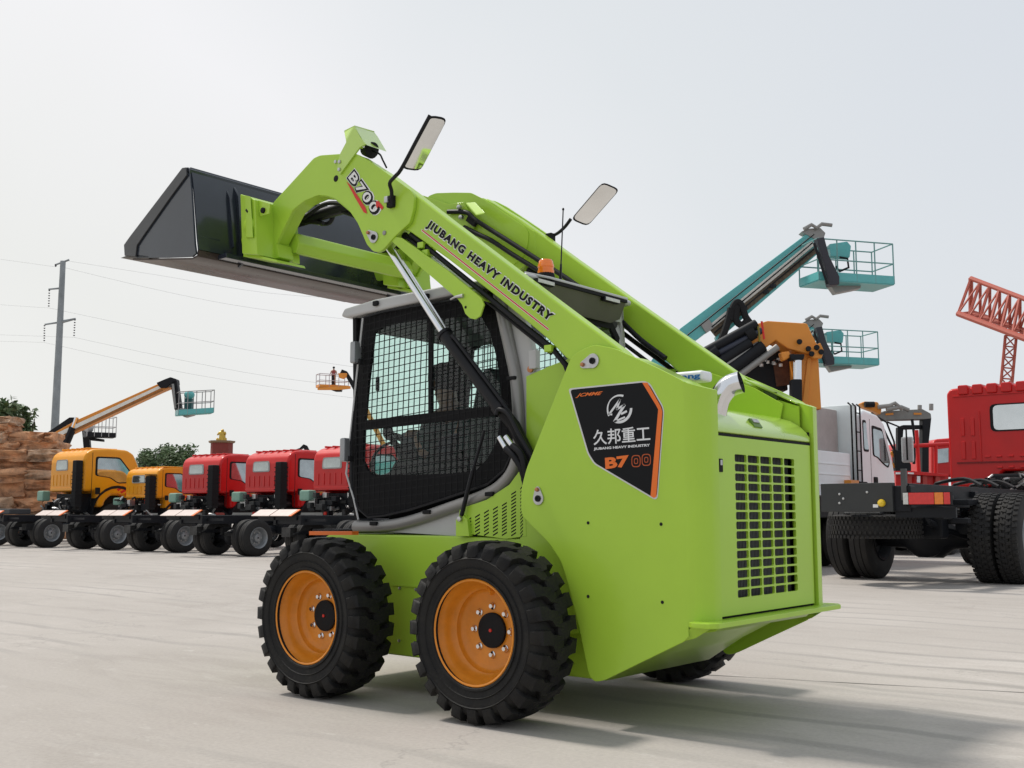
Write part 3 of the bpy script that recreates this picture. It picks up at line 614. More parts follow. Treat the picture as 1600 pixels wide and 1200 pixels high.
# ---- bucket
YB0 = -.16; YB1 = 2 * CY - YB0
def B_(a, b): return PY(a, b, YB0)
tip = B_(188, 403); pr = [B_(*p) for p in ((199, 397), (201, 382), (210, 370), (250, 316), (286, 266), (293, 262), (296, 270), (299, 300), (304, 380), (306, 396), (300, 401), (260, 402.5), (215, 403))]
sp = MB().prism(pr, (0, .014, 0)); bk = sp.build('bucket', BUCKET, LD, bevel=.001, seg=1); sp.mirror(CY).build('side_plate', BUCKET, bk)
def sheet(pts, th, name, m, y0=YB0, y1=YB1, par=None, **k):
    mb = MB(); n = len(pts); N = []
    for i in range(n):
        a, b = pts[max(i - 1, 0)], pts[min(i + 1, n - 1)]; t = (b - a).normalized(); N.append(Vector((-t.z, 0, t.x)) * th)
    V = [Vector((p.x, y0, p.z)) for p in pts] + [Vector((p.x, y0, p.z)) + N[i] for i, p in enumerate(pts)]
    V += [Vector((v.x, y1, v.z)) for v in V[:]]
    F = [];
    for i in range(n - 1):
        F += [(i, i + 1, n + i + 1, n + i), (2 * n + i, 3 * n + i, 3 * n + i + 1, 2 * n + i + 1), (i, 2 * n + i, 2 * n + i + 1, i + 1), (n + i, n + i + 1, 3 * n + i + 1, 3 * n + i)]
    F += [(0, n, 3 * n, 2 * n), (n - 1, 3 * n - 1, 4 * n - 1, 2 * n - 1)]
    mb.add(V, F); return mb.build(name, m, par or bk, **k)
sheet([B_(293, 262), B_(296, 275), B_(299, 300), B_(304, 370), B_(306, 390)], .012, 'bucket_back', BUCKET, YB0 + .014, YB1 - .014)
FLOOR = mat('brown_bucket_floor', (.07, .05, .042), .28, var=.5, scale=4, metal=.35, bump=.1)  # brown with random tone blotches, partly metallic
sheet([B_(306, 390), B_(305, 398), B_(298, 402), B_(250, 403), B_(205, 403)], .012, 'bucket_floor', FLOOR, YB0 + .014, YB1 - .014)
q = MB().prism([tip, B_(206, 396), B_(232, 400), B_(232, 404)], (0, YB1 - YB0, 0)); q.build('cutting_edge', mat('worn_steel', (.12, .11, .10), .4, metal=.6, var=.4), bk, bevel=.002)
# thick rim strip along the mouth, top lip and stiffeners on the back
q = MB().prism([B_(197, 400), B_(196, 383), B_(206, 369), B_(287, 263), B_(293, 262), B_(294, 274), B_(266, 312), B_(226, 369), B_(216, 384), B_(214, 401)], (0, -.012, 0))
q.build('rim_strip', mat('bucket_rim_paint', (.042, .043, .046), .35, var=.3, coat=.2), bk, bevel=.002); q.mirror(CY).build('rim_strip', BUCKET, bk, bevel=.002)
q = MB().prism([B_(286, 264), B_(293, 261), B_(297, 264), B_(296, 272), B_(291, 270)], (0, YB1 - YB0, 0)); q.build('top_lip', BUCKET, bk, bevel=.003)
xr = PY(374, 395, .03).x; back = lambda yy, a: None
for yy in (.165, 2 * CY - .185):
    zt_, zb_ = PY(373, 291, .03).z, PY(380, 399, .03).z
    MB().prism([(B_(296, 270).x + .0, yy, B_(296, 270).z), (B_(299, 300).x + .04, yy, zt_), (B_(304, 370).x + .05, yy, zb_), (B_(304, 390).x, yy, zb_ - .02)], (0, .02, 0)).build('back_rib', BUCKET, bk, bevel=.003)
    yb = yy - .06 if yy < .5 else yy + .06
    MB().prism([(B_(297, 278).x + .0, yb, B_(297, 278).z), (B_(299, 300).x + .03, yb, zt_ - .02), (B_(304, 370).x + .04, yb, zb_ + .1), (B_(304, 370).x, yb, zb_ + .09)], (0, .012, 0)).build('back_rib', BUCKET, bk, bevel=.003)
MB().tube([B_(300, 369) + Vector((.03, .02, 0)), Vector((B_(300, 369).x + .03, .02, B_(300, 369).z))], .01, 6).build('reflection_edge_bar', BUCKET, bk)  # bar added along what is only a reflection edge on the back
MB().bb(B_(290, 400).x - .02, B_(300, 400).x + .13, .0, 1.68, B_(300, 400).z + .0, B_(300, 400).z + .03).build('coupler_seat', BUCKET, bk, bevel=.004)

# ---- mirrors
def mirror_part(stem, quad, r=.011):
    st = MB().tube(bez(stem, 4), r, 8).build('mirror', BLACK, LD)
    c = sum(quad, Vector()) / 4; n = (quad[1] - quad[0]).cross(quad[3] - quad[0]).normalized()
    if n.dot(CAM - c) < 0: n = -n
    o = []; m = 4
    for i in range(4):
        a, b, d = quad[i - 1], quad[i], quad[(i + 1) % 4]; u = (a - b).normalized() * .035; v = (d - b).normalized() * .035
        for k in range(4): t = k / 3; o.append((b + u) * (1 - t) ** 2 + b * 2 * t * (1 - t) + (b + v) * t * t)
    MB().prism(o, -n * .014).build('mirror_housing', BLACK, st, bevel=.004)
    inn = [c + (p - c) * .93 + n * .002 for p in o]; MB().prism(inn, -n * .001).build('mirror_glass', mat('mirror_glass', (.82, .83, .82), .03, metal=1, var=.01), st, smooth=False)
def mirror_quad(pxs, anchor, t):
    r = (anchor - CAM).normalized(); n = (Vector(t).normalized() - r).normalized(); o = []
    for a, b in pxs: d = ray(a, b); o.append(CAM + d * ((anchor - CAM).dot(n) / d.dot(n)))
    return o
qa = mirror_quad([(627, 264), (672, 180), (700, 185), (657, 268)], PY(627, 264, .10), (.72, .01, -.66))
mirror_part([PY(611, 318, .18), PY(612, 300, .16), PY(609, 286, .13), PY(617, 276, .11), PY(627, 264, .10), (qa[0] + qa[1]) / 2, qa[1]], qa)
MB().box(PY(611, 315, .185), (.05, .03, .07)).build('mirror_bracket', BLACKM, LD, bevel=.006)
MB().box(PY(607, 313, .18), (.03, .05, .04)).build('mirror_clamp', STEEL, LD, bevel=.006)
YM = 1.50
qb = mirror_quad([(892, 343), (942, 284), (969, 296), (918, 354)], PY(892, 343, YM), (.75, -.55, -.42))
mirror_part([PY(862, 369, YM), PY(872, 364, YM), PY(883, 354, YM), PY(892, 342, YM)], qb)
MB().box(PY(860, 372, YM - .02), (.05, .05, .06)).build('mirror_bracket', BLACKM, LD, bevel=.006)
# hoses and brackets inside the far arm
YF = 2 * CY - .36
for pts in ([(700, 331), (722, 331), (733, 334), (745, 345), (800, 380), (850, 412), (900, 445), (960, 492), (1000, 530), (1040, 560)], [(725, 355), (745, 365), (768, 376), (800, 397), (850, 428), (900, 462)]):
    MB().tube(bez([PY(a, b, YF) for a, b in pts], 5), .016, 10).build('arm_hose', HOSE, LD)
MB().box(PY(738, 345, YF + .01), (.09, .03, .05), ((.8, 0, -.6), (0, 1, 0), (.6, 0, .8))).build('hose_clamp', BLACKM, LD, bevel=.004)
for a, b in ((719, 324), (722, 340)): MB().lathe(PY(a, b, YF), (0, -1, 0), [(0, .018), (.02, .016), (.024, .005)], 8).build('bolt', STEEL, LD)
q = MB(); 
g4 = [PY(728, 319, YF), PY(742, 318, YF - .02), PY(757, 334, YF - .10), PY(744, 337, YF - .09)]; q.prism(g4, (0, 0, .01)); q.build('far_lamp_guard', GREEN, LD, bevel=.002)
MB().prism([PY(660, 305, YF + .02), PY(700, 319, YF + .02), PY(724, 316, YF + .02), PY(740, 345, YF + .02), PY(740, 372, YF + .02), PY(700, 345, YF + .02)], (0, .012, 0)).build('far_bracket', GREEN, LD, bevel=.002)

# ---- cab
YC = .36; XF, XR = -1.43, -.08
def C_(a, b, y=YC): return PY(a, b, y)
rf = [C_(548, 480, .33), C_(555, 474, .33), C_(640, 461, .33), C_(700, 451, .33), C_(770, 440, .33), C_(822, 434, .33), C_(822, 444, .33), C_(770, 452, .33), C_(700, 463, .33), C_(640, 473, .33), C_(556, 493, .33), C_(548, 490, .33)]
zr = 2.2
roof = MB().prism([(-1.50, .34, 2.165), (-1.47, .34, 2.21), (-1.2, .34, 2.235), (-.3, .34, 2.245), (-.05, .34, 2.235), (-.05, .34, 2.20), (-1.45, .34, 2.15)], (0, 2 * (CY - .34), 0)).build('cab_roof', GREY, LD, bevel=.02, seg=3)
# rear visor with its two lamps
vz = 2.205
ry0, ry1 = .46, 1.19
vis = MB().prism([(-.12, ry0 - .06, 2.245), (-.12, ry1 + .06, 2.245), (.02, ry1, 2.205), (.02, ry0, 2.205)], (0, 0, .014)); vis.build('rear_visor', GREY, LD, bevel=.004)
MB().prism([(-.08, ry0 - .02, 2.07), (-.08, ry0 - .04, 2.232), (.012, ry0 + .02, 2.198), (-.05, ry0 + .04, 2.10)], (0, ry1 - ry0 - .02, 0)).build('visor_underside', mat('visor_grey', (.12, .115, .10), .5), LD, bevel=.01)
MB().bb(.008, .022, ry0 + .01, ry1 - .01, 2.186, 2.203).build('visor_trim', BLACKM, LD)
lens = mat('clear_lens', (.6, .6, .57), .2, var=.2, scale=40)
for (pa, pb) in (((838, 438), (866, 446)), ((944, 461), (968, 470))):
    a, b = PX(*pa, .026), PX(*pb, .026); cc = (a + b) / 2
    MB().box((cc.x - .01, cc.y, 2.178), (.03, abs(b.y - a.y), .026)).build('rear_lamp', BLACK, LD, bevel=.004); MB().box((cc.x + .007, cc.y, 2.178), (.004, abs(b.y - a.y) * .9, .019)).build('lamp_lens', lens, LD, bevel=.001)
# posts
def post_(pts, r, name='cab_tube', m=GREYD, n=14): return sided(name, MB().tube(bez(pts, 6), r, n), m)
post_([C_(556, 823), C_(600, 822), C_(640, 815), C_(700, 795), C_(760, 773), C_(790, 752), C_(806, 725), C_(811, 690), C_(810, 640), C_(806, 590), C_(797, 545), C_(786, 495), C_(780, 460)], .034)
pil = [C_(786, 470), C_(812, 470), C_(832, 560), C_(838, 600), C_(838, 690), C_(815, 720), C_(814, 640), C_(806, 570)]
pb = MB().prism([(p.x, .375, p.z) for p in pil], (0, .05, 0)); pl_, pr_ = sided('rear_pillar', pb, GREY, bevel=.015)
sided('latch_bracket', MB().box(C_(835, 562, .35), (.05, .04, .10)), GREY, bevel=.008)
sided('cab_lower_panel', MB().prism([C_(590, 830, .372), C_(640, 818, .372), C_(720, 795, .372), C_(724, 838, .372)], (0, .02, 0)), GREY)
MB().bb(XF + .02, XR, .40, 1.28, .87, .91).build('cab_floor', BLACKM, LD)
MB().prism([(XR - .02, .40, .9), (XR, .40, 1.5), (XR + .01, .40, 1.5), (XR, .4, .9)], (0, .88, 0)).build('cab_rear_wall', BLACKM, LD)
# rear window: black rubber frame and pane
def xr_(y, zz): return (XR + .012 - (zz - 1.5) * .05, y, zz)
ro = [xr_(.39, 1.50), xr_(1.29, 1.50), xr_(1.29, 1.98), xr_(1.2, 2.09), xr_(.48, 2.09), xr_(.39, 1.98)]
ri = [xr_(.43, 1.54), xr_(1.25, 1.54), xr_(1.25, 1.96), xr_(1.18, 2.05), xr_(.50, 2.05), xr_(.43, 1.96)]
rfm = MB().ring(ro, ri, (-.02, 0, 0)).build('rear_window', BLACKM, LD); MB().prism([Vector(p) + Vector((-.008, 0, 0)) for p in ri], (-.004, 0, 0)).build('pane', CABGLASS, rfm, smooth=False)
MB().prism([xr_(.36, 2.10), xr_(1.32, 2.10), xr_(1.32, 2.2), xr_(.36, 2.2)], (-.03, 0, 0)).build('rear_header', GREY, LD)
MB().prism([xr_(1.29, 1.40), xr_(1.33, 1.40), xr_(1.33, 2.2), xr_(1.29, 2.2)], (-.06, 0, 0)).build('rear_pillar_far', GREY, LD, bevel=.01)
# side guard: black frame, glass and wire mesh
GO = [(566, 497), (600, 487), (650, 478), (700, 470), (768, 462), (782, 500), (795, 550), (803, 600), (806, 660), (802, 705), (788, 735), (762, 757), (700, 778), (640, 797), (600, 806), (575, 808), (560, 795), (550, 770), (548, 700), (556, 600)]
GI = [(584, 520), (604, 507), (650, 500), (700, 496), (752, 494), (766, 520), (776, 560), (782, 600), (783, 650), (776, 690), (762, 716), (744, 735), (700, 740), (640, 742), (600, 742), (582, 742), (574, 735), (567, 720), (567, 690), (575, 600)]
def ringpair(y, th): return MB().ring([C_(a, b, y) for a, b in GO], [C_(a, b, y) for a, b in GI], (0, th, 0))
fr = ringpair(.385, .02).build('side_window', BLACKM, LD); f2 = ringpair(.385, .02).mirror(CY).build('side_window', BLACKM, LD)
for f, mr_ in ((fr, False), (f2, True)):
    g = MB().prism([C_(a, b, .395) for a, b in GI], (0, .004, 0)); (g.mirror(CY) if mr_ else g).build('pane', CABGLASS, f, smooth=False)
    g = MB().prism([C_(a, b, .38) for a, b in ((568, 657), (785, 632), (785, 648), (567, 672))], (0, .02, 0)); (g.mirror(CY) if mr_ else g).build('sash_rail', BLACKM, f)
    g = MB().prism([C_(a, b, .38) for a, b in ((669, 498), (674, 498), (674, 645), (669, 646))], (0, .02, 0)); (g.mirror(CY) if mr_ else g).build('sash_stile', BLACKM, f)
def clip(poly, a, d):    # pieces of the line a + t d inside a polygon (x, z)
    ts = []; n = len(poly)
    for i in range(n):
        p, q_ = poly[i], poly[(i + 1) % n]; e_ = (q_[0] - p[0], q_[1] - p[1]); den = d[0] * e_[1] - d[1] * e_[0]
        if abs(den) < 1e-9: continue
        w_ = (p[0] - a[0], p[1] - a[1]); t = (w_[0] * e_[1] - w_[1] * e_[0]) / den; u = (w_[0] * d[1] - w_[1] * d[0]) / den
        if 0 <= u < 1: ts.append(t)
    ts.sort(); return list(zip(ts[::2], ts[1::2]))
pg = [(p.x, p.z) for p in (C_(a, b, .352) for a, b in GO)]
gm = MB()
for d, pit in (((cos(.075), sin(.075)), .0415), ((sin(.03), cos(.03)), .043)):
    nrm = (-d[1], d[0])
    for k in range(-60, 61):
        a = (-.75 + nrm[0] * k * pit, 1.55 + nrm[1] * k * pit)
        for t0, t1 in clip(pg, a, d):
            if t1 - t0 > .01: gm.bar((a[0] + d[0] * t0, .352, a[1] + d[1] * t0), (a[0] + d[0] * t1, .352 + (.004 if d[0] > .5 else 0), a[1] + d[1] * t1), .0042)
g1, g2 = sided('mesh_guard', gm, BLACKM, smooth=False, merge=0)
edge = [C_(a, b, .35) for a, b in GO]; sided('guard_frame', MB().tube(edge + [edge[0]], .008, 6), BLACK)
sided('guard_strip', MB().tube([C_(a, b, .345) for a, b in ((567, 497), (556, 600), (541, 740), (553, 780), (560, 812))], .006, 6), GREY)
for a, b in ((667, 800), (765, 772), (584, 818)): sided('guard_catch', MB().box(C_(a, b, .325), (.055, .02, .022)), BLACKM, bevel=.004)
sided('guard_catch', MB().box(C_(800, 591, .335), (.06, .03, .02)), BLACKM, bevel=.005)
for a, b in ((587, 474), (666, 463)): sided('roof_fitting', MB().box(C_(a, b, .33), (.04, .02, .03)), BLACKM, bevel=.006)
# front door frame with pane
fo = [(XF, .38, .93), (XF, 1.30, .93), (XF + .01, 1.30, 2.16), (XF + .01, .38, 2.16)]; fi = [(XF, .44, 1.0), (XF, 1.24, 1.0), (XF + .01, 1.24, 2.10), (XF + .01, .44, 2.10)]
fo = [C_(547, 770, .38), Vector((XF + .0, 1.3, .95)), Vector((XF, 1.3, 2.16)), C_(560, 494, .38)]
fo[0].x = XF + .04; fo[0].z = .95; fo[1].x = XF + .04; fo[3] = Vector((XF, .38, 2.16))
fi = [fo[0] + Vector((0, .06, .06)), fo[1] + Vector((0, -.06, .06)), fo[2] + Vector((0, -.06, -.06)), fo[3] + Vector((0, .06, -.06))]
ff = MB().ring(fo, fi, (.03, 0, 0)).build('front_door', BLACKM, LD); MB().prism([p + Vector((.01, 0, 0)) for p in fi], (.004, 0, 0)).build('pane', CABGLASS, ff, smooth=False)
for (a, b, h) in ((556, 551, .13), (540, 703, .14)):
    sided('front_lamp', MB().box(C_(a, b, .33) , (.045, .06, h)), mat('lamp_grey', (.3, .31, .32), .3, metal=.5), bevel=.01)
    sided('lamp_bracket', MB().box(C_(a + 6, b + 14, .345), (.04, .03, .03)), BLACKM)
# interior: headliner, seat, levers, wheel
MB().bb(XF + .08, XR - .02, .41, 1.27, 2.06, 2.14).build('headliner', mat('headliner', (.05, .05, .052), .8), LD, bevel=.02)
sx = -.68
seatb = MB().prism([(sx - .42, .60, 1.18), (sx - .45, .60, 1.26), (sx - .36, .60, 1.30), (sx + .02, .60, 1.27), (sx + .06, .60, 1.16)], (0, .48, 0)).build('seat', SEAT, LD, bevel=.03, seg=3)
MB().prism([(sx, .60, 1.25), (sx - .05, .60, 1.34), (sx + .05, .60, 1.74), (sx + .10, .60, 1.80), (sx + .24, .60, 1.78), (sx + .26, .60, 1.25)], (0, .48, 0)).build('seat_back', SEAT, seatb, bevel=.03, seg=3)
hc = PY(700, 602, .80)
MB().bb(sx - .40, sx + .1, .64, 1.04, .90, 1.18).build('seat_base', BLACKM, LD, bevel=.02)
for yy in (.50, 1.10):
    cb_ = MB().prism([(sx - .55, yy, .91), (sx - .60, yy, 1.16), (sx - .50, yy, 1.30), (sx + .0, yy, 1.26), (sx + .0, yy, .91)], (0, .10, 0)).build('control_console', BLACKM, LD, bevel=.03)
    MB().tube(bez([(sx - .48, yy + .05, 1.28), (sx - .52, yy + .05, 1.36), (sx - .60, yy + .05, 1.45)], 4), [.025] * 4 + [.02] * 3 + [.016] * 2, 8).build('joystick', BLACK, LD)
    MB().blob((sx - .61, yy + .05, 1.47), (.035, .03, .05), 10).build('joystick_knob', BLACK, LD)
swc = C_(605, 718, .62); q = MB(); Rr = .10
pts = [swc + Vector((Rr * cos(t) * .55, Rr * sin(t) * 1.2, Rr * cos(t))) for t in [2 * pi * k / 20 for k in range(21)]]; q.tube(pts, .009, 8, caps=False); q.build('grab_ring', BLACK, LD)
q = MB().tube(bez([C_(612, 680, .7), C_(640, 690, .7), C_(664, 712, .7), C_(676, 738, .7)], 4), [.022] * 13, 10).build('lap_bar', BLACKM, LD)
MB().box(C_(590, 600, 1.1), (.02, .03, .10)).build('monitor_post', BLACKM, LD, bevel=.01); MB().box(C_(648, 715, 1.0), (.16, .1, .2)).build('pedal_box', BLACKM, LD, bevel=.03)
sided('gas_strut', MB().tube([C_(721, 806, .30), C_(738, 738, .30), C_(739, 735, .30), C_(757, 672, .30)], [.012, .012, .008, .008], 10), BLACK)
sided('strut_joint', MB().lathe(C_(719, 811, .295), (0, -1, 0), [(-.02, .014), (.012, .014), (.014, .005)], 10), STEEL)
# beacon and aerial on the roof
rb = PZ(853, 434, 2.235) if False else None
pbn = PY(853, 432, .72); bx, by_, bz_ = pbn
MB().lathe((bx, by_, 2.235), (0, 0, 1), [(0, .05), (bz_ - 2.235 - .0, .05), (bz_ - 2.235 + .018, .046)], 20).build('beacon_base', BLACKM, LD)
MB().lathe((bx, by_, bz_ + .012), (0, 0, 1), [(0, .046), (.02, .047), (.022, .043), (.038, .044), (.04, .047), (.056, .045), (.058, .042), (.074, .040), (.082, .034), (.085, .01)], 28).build('beacon', AMBER, LD)
a0, a1 = PY(875, 432, .80), PY(880, 327, .80); a0.z = 2.24
MB().tube([a0, a0 + (a1 - a0) * .3, a0 + (a1 - a0) * .31, a1], [.010, .006, .004, .0035], 8).build('aerial', BLACK, LD); MB().blob(a1, (.007, .007, .009), 8).build('aerial_tip', BLACK, LD)
MB().lathe(a0, (0, 0, 1), [(-.02, .028), (.0, .028), (.02, .012)], 14).build('aerial_mount', GREY, LD)

# ================================================================== BACKGROUND
RED = mat('red_truck_paint', (.56, .010, .010), .33, var=.12, scale=1.2, coat=.15, spec=.3)
YEL = mat('yellow_truck_paint', (.80, .32, .008), .33, var=.08, scale=1.2, coat=.15, spec=.3)
WHT = mat('white_truck_paint', (.82, .88, .89), .35, var=.06, scale=1.5, coat=.3)
FRAME = mat('chassis_black', (.009, .010, .013), .5, spec=.22, var=.3, scale=2)
MESS = mat('engine_parts', (.05, .05, .05), .5, metal=.4, var=.7, scale=7)
WIN = mat('truck_window', (.42, .46, .46), .06, metal=.85, var=.25, scale=2)
SILVR = mat('silver_rim', (.27, .28, .29), .4, metal=.5, var=.2, scale=10)
TEAL = mat('teal_paint', (.11, .42, .42), .4, var=.08, coat=.2)
LORG = mat('lift_orange_paint', (.72, .27, .04), .4, var=.1, scale=1)
TANKG = mat('pale_green_plastic', (.22, .38, .30), .4)
rnd = random.Random(5)
def tyre_mb(c, r, w, n=36, tread=0):      # axis along X, c = middle
    mb = MB().lathe(c, (1, 0, 0), [(-w / 2, r * .58), (-w / 2 - .004, r * .75), (-w / 2 + .012, r * .92), (-w / 2 + .035, r * .985), (-w * .16, r), (-w * .15, r * .975), (-w * .12, r * .975), (-w * .11, r), (w * .11, r), (w * .12, r * .975), (w * .15, r * .975), (w * .16, r), (w / 2 - .035, r * .985), (w / 2 - .012, r * .92), (w / 2 + .004, r * .75), (w / 2, r * .58)], n, closed=True)
    if tread:
        c = Vector(c)
        for k in range(tread):
            for sgn, lo, hi, off in ((-1, .30, .5, 0), (-1, .02, .24, .5), (1, .02, .24, .25), (1, .30, .5, .75)):
                a = 2 * pi * (k + off) / tread; da = 2 * pi / tread * .32; V = []
                for x_ in (lo, hi):
                    rr = r * 1.0 if x_ < .4 else r * .985
                    for (aa, q_) in ((a - da, rr - .01), (a - da * .8, rr + .012), (a + da * .8, rr + .012), (a + da, rr - .01)):
                        V.append(c + Vector((sgn * x_ * w * .96, q_ * sin(aa + x_ * .12), q_ * cos(aa + x_ * .12))))
                mb.add(V, [(0, 1, 2, 3), (7, 6, 5, 4)] + [(j, (j + 1) % 4, 4 + (j + 1) % 4, 4 + j) for j in range(4)])
    return mb
def rim_mb(c, r, s, depth=.10):           # dished steel rim, s = side it faces on X
    return MB().lathe(c, (s, 0, 0), [(0, r), (.012, r * .98), (.0, r * .92), (-.03, r * .86), (-depth, r * .72), (-depth, r * .5), (-depth + .03, r * .42), (-depth + .06, r * .36), (-depth + .07, .02)], 28, caps=False)
def light_truck(label, xr, ya, yc, paint, sc=1.0, cab=True, fr=.42, group='trucks parked in the row behind the loader'):
    t = root('truck', (xr - 1.0, ya, 0), label, 'truck', group); xc = xr - 1.0; r = .42
    for s in (1, -1):
        for k, off in enumerate((.88, .60)):
            tyre_mb((xc + s * off, ya, r), r, .24).build('wheel' if k == 0 else 'inner_tyre', TYREOLD, t)
            if k == 0: pass
        ri = rim_mb((xc + s * 1.0, ya, r), .245, s).build('wheel_rim', SILVR, t)
        for k in range(6): a = 2 * pi * k / 6; MB().lathe((xc + s * .90, ya + .13 * cos(a), r + .13 * sin(a)), (s, 0, 0), [(0, .022), (.02, .02)], 6).build('wheel_nut', STEEL, ri)
    for s in (1, -1): MB().bb(xc + s * .36, xc + s * .44, ya - 1.15, yc + 1.5, .74, .93).build('chassis_rail', FRAME, t, bevel=.006)
    for y in (-1.12, -.5, .4, 1.4, 2.4): MB().bb(xc - .40, xc + .40, ya + y, ya + y + .08, .76, .91).build('cross_member', FRAME, t)
    MB().tube([(xc - .6, ya, r), (xc + .6, ya, r)], .07, 10).build('axle', FRAME, t); MB().blob((xc, ya, r), (.17, .2, .19), 12).build('differential', FRAME, t)
    for s in (1, -1):
        for k in range(3): MB().bb(xc + s * .47, xc + s * .54, ya - .55 + k * .08, ya + .55 - k * .08, .53 + k * .025, .55 + k * .025).build('leaf_spring', FRAME, t)
        MB().box((xc + s * .75, ya - 1.0, .84), (.6, .05, .05)).build('lamp_bracket', FRAME, t)
    for a0_, a1_, mm in ((-1.0, -.42, mat('reflector_white', (.66, .55, .50), .3)), (-.38, .22, mat('reflector_white', (.66, .55, .50), .3)), (.22, .30, ORANGE)):
        MB().prism([(xc + a0_, ya - 1.30, .93), (xc + a1_, ya - 1.30, .93), (xc + a1_ + .08, ya - 1.12, 1.06), (xc + a0_ + .08, ya - 1.12, 1.06)], (0, .02, -.01)).build('rear_reflector', mm, t)
    MB().bb(xc - .95, xc + .3, ya - 1.15, ya - 1.10, .84, .95).build('tail_board', FRAME, t)
    for k in range(12): MB().box((xc + rnd.uniform(-.8, .8), ya + rnd.uniform(-.6, 2.8), rnd.uniform(.5, .9)), (rnd.uniform(.08, .3), rnd.uniform(.1, .5), rnd.uniform(.06, .25))).build('underbody_part', (FRAME, BLACKM, MESS)[k % 3], t)
    MB().bb(xc - .8, xc - .45, ya + .9, ya + 1.9, .45, .85).build('fuel_tank', FRAME, t, bevel=.04)
    MB().bb(xc + .46, xc + .85, ya + .8, ya + 1.5, .5, .86).build('battery_box', FRAME, t, bevel=.02)
    MB().tube([(xc + .5, ya + .55, .58), (xc + .5, ya + .9, .58)], .12, 12).build('air_tank', FRAME, t)
    if not cab: return t
    x0, x1 = xr - 1.95, xr - .02
    def z_(v): return (v - .9) * sc + .9
    def y_(v): return yc + v * sc
    xm = (x0 + x1) / 2; hw = (x1 - x0) / 2 * (.5 + .5 * sc); x0, x1 = xm - hw, xm + hw
    pf = [(0, 1.55), (0, 2.42), (.08, 2.60), (.28, 2.70), (.7, 2.735), (1.30, 2.71), (1.5, 2.60), (1.8, 2.0), (1.92, 1.6), (1.92, 1.12), (1.40, 1.10), (1.36, 1.3), (1.2, 1.45), (.85, 1.45), (.68, 1.3), (.64, 1.13), (.42, 1.13), (.40, 1.55)]
    cb = MB().prism([(x0, y_(a), z_(b)) for a, b in pf], (x1 - x0, 0, 0)).build('cab', paint, t, bevel=.10, seg=3, ang=20)
    MB().bb(x0 + .25, x1 - .3, y_(.1), y_(1.6), z_(1.0), z_(1.5)).build('cab_underside', FRAME, t, bevel=.03)
    wx = x0 + .38
    wf = MB().prism([(wx + a, y_(0) - .012, z_(b)) for a, b in soft([(0, 2.13), (.78, 2.13), (.74, 2.43), (.04, 2.43)], .08)], (0, .02, 0)).build('rear_window', mat('window_seal', (.35, .35, .34), .5), cb)
    MB().prism([(wx + a, y_(0) - .016, z_(b)) for a, b in soft([(.05, 2.16), (.73, 2.16), (.70, 2.40), (.08, 2.40)], .07)], (0, .01, 0)).build('pane', WIN, wf, smooth=False)
    for k in range(7):
        MB().bb(x0 + .22 + k * .22, x0 + .26 + k * .22, y_(0) - .014, y_(0) + .01, z_(1.72), z_(2.02)).build('rear_rib', paint, cb, bevel=.006)
    MB().bb(x0 + .1, x1 - .3, y_(0) - .02, y_(0) + .02, z_(1.58), z_(1.66)).build('rear_sill', paint, cb, bevel=.008)
    for k in range(6): MB().bb(x0 + .2 + k * .3, x0 + .26 + k * .3, y_(.22), y_(1.15), z_(2.70), z_(2.75)).build('roof_rib', paint, cb, bevel=.015)
    dw = [(a - .32, b) for a, b in soft([(.66, 1.98), (.66, 2.50), (1.38, 2.50), (1.78, 2.06), (1.74, 1.80), (1.35, 1.78), (1.10, 1.93)], .07)]
    f = MB().prism([(x1 - .004, y_(a), z_(b)) for a, b in dw], (.012, 0, 0)).build('door_window', BLACKM, cb, smooth=False)
    MB().prism([(x1 + .004, y_(a), z_(b)) for a, b in bscale(.90, dw)], (.008, 0, 0)).build('pane', WIN, f, smooth=False)
    for a, b, c_, d_ in ((.24, .255, 1.15, 2.6), (1.62, 1.632, 1.2, 2.0)): MB().bb(x1 - .01, x1 + .002, y_(a), y_(b), z_(c_), z_(d_)).build('door_gap', BLACKM, cb)
    MB().bb(x1 - .01, x1 + .03, y_(.36), y_(.50), z_(1.48), z_(1.66)).build('door_handle', BLACKM, cb, bevel=.015)
    for k_, (a, b, c_, d_) in enumerate(((1.0, 1.62, 1.18, 1.72), (1.1, 1.56, 1.34, 1.68), (1.24, 1.50, 1.40, 1.66), (1.02, 1.52, 1.12, 1.46))):
        MB().prism([(x1 + .001, y_(a), z_(b)), (x1 + .001, y_(c_), z_(d_)), (x1 + .001, y_(c_ + .05), z_(d_ - .05)), (x1 + .001, y_(a + .05), z_(b - .05))], (.002, 0, 0)).build('door_mark', REDP if paint is YEL else mat('door_mark_gold', (.45, .2, .03), .5), cb, smooth=False)
    st = MB(); st.bb(x1 - .24, x1 + .02, y_(0) - .26, y_(0) - .03, z_(1.12), z_(2.38)); st.build('intake_stack', BLACKM, t, bevel=.03)
    for k in range(9): MB().bb(x1 - .25, x1 + .03, y_(0) - .27, y_(0) - .02, z_(1.25) + k * .12, z_(1.25) + k * .12 + .03).build('stack_rib', BLACKM, t)
    fa = [(y_(1.03) + (fr + .2) * cos(a_) , fr + .30 + (fr + .18) * sin(a_)) for a_ in [pi * k / 12 for k in range(13)]]
    mb = MB()
    for (ya_, za_), (yb_, zb_) in zip(fa, fa[1:]): mb.prism([(x1 - .3, ya_, za_), (x1 + .015, ya_, za_), (x1 + .015, yb_, zb_), (x1 - .3, yb_, zb_)], (0, 0, .09))
    mb.build('fender', FRAME, t, merge=0)
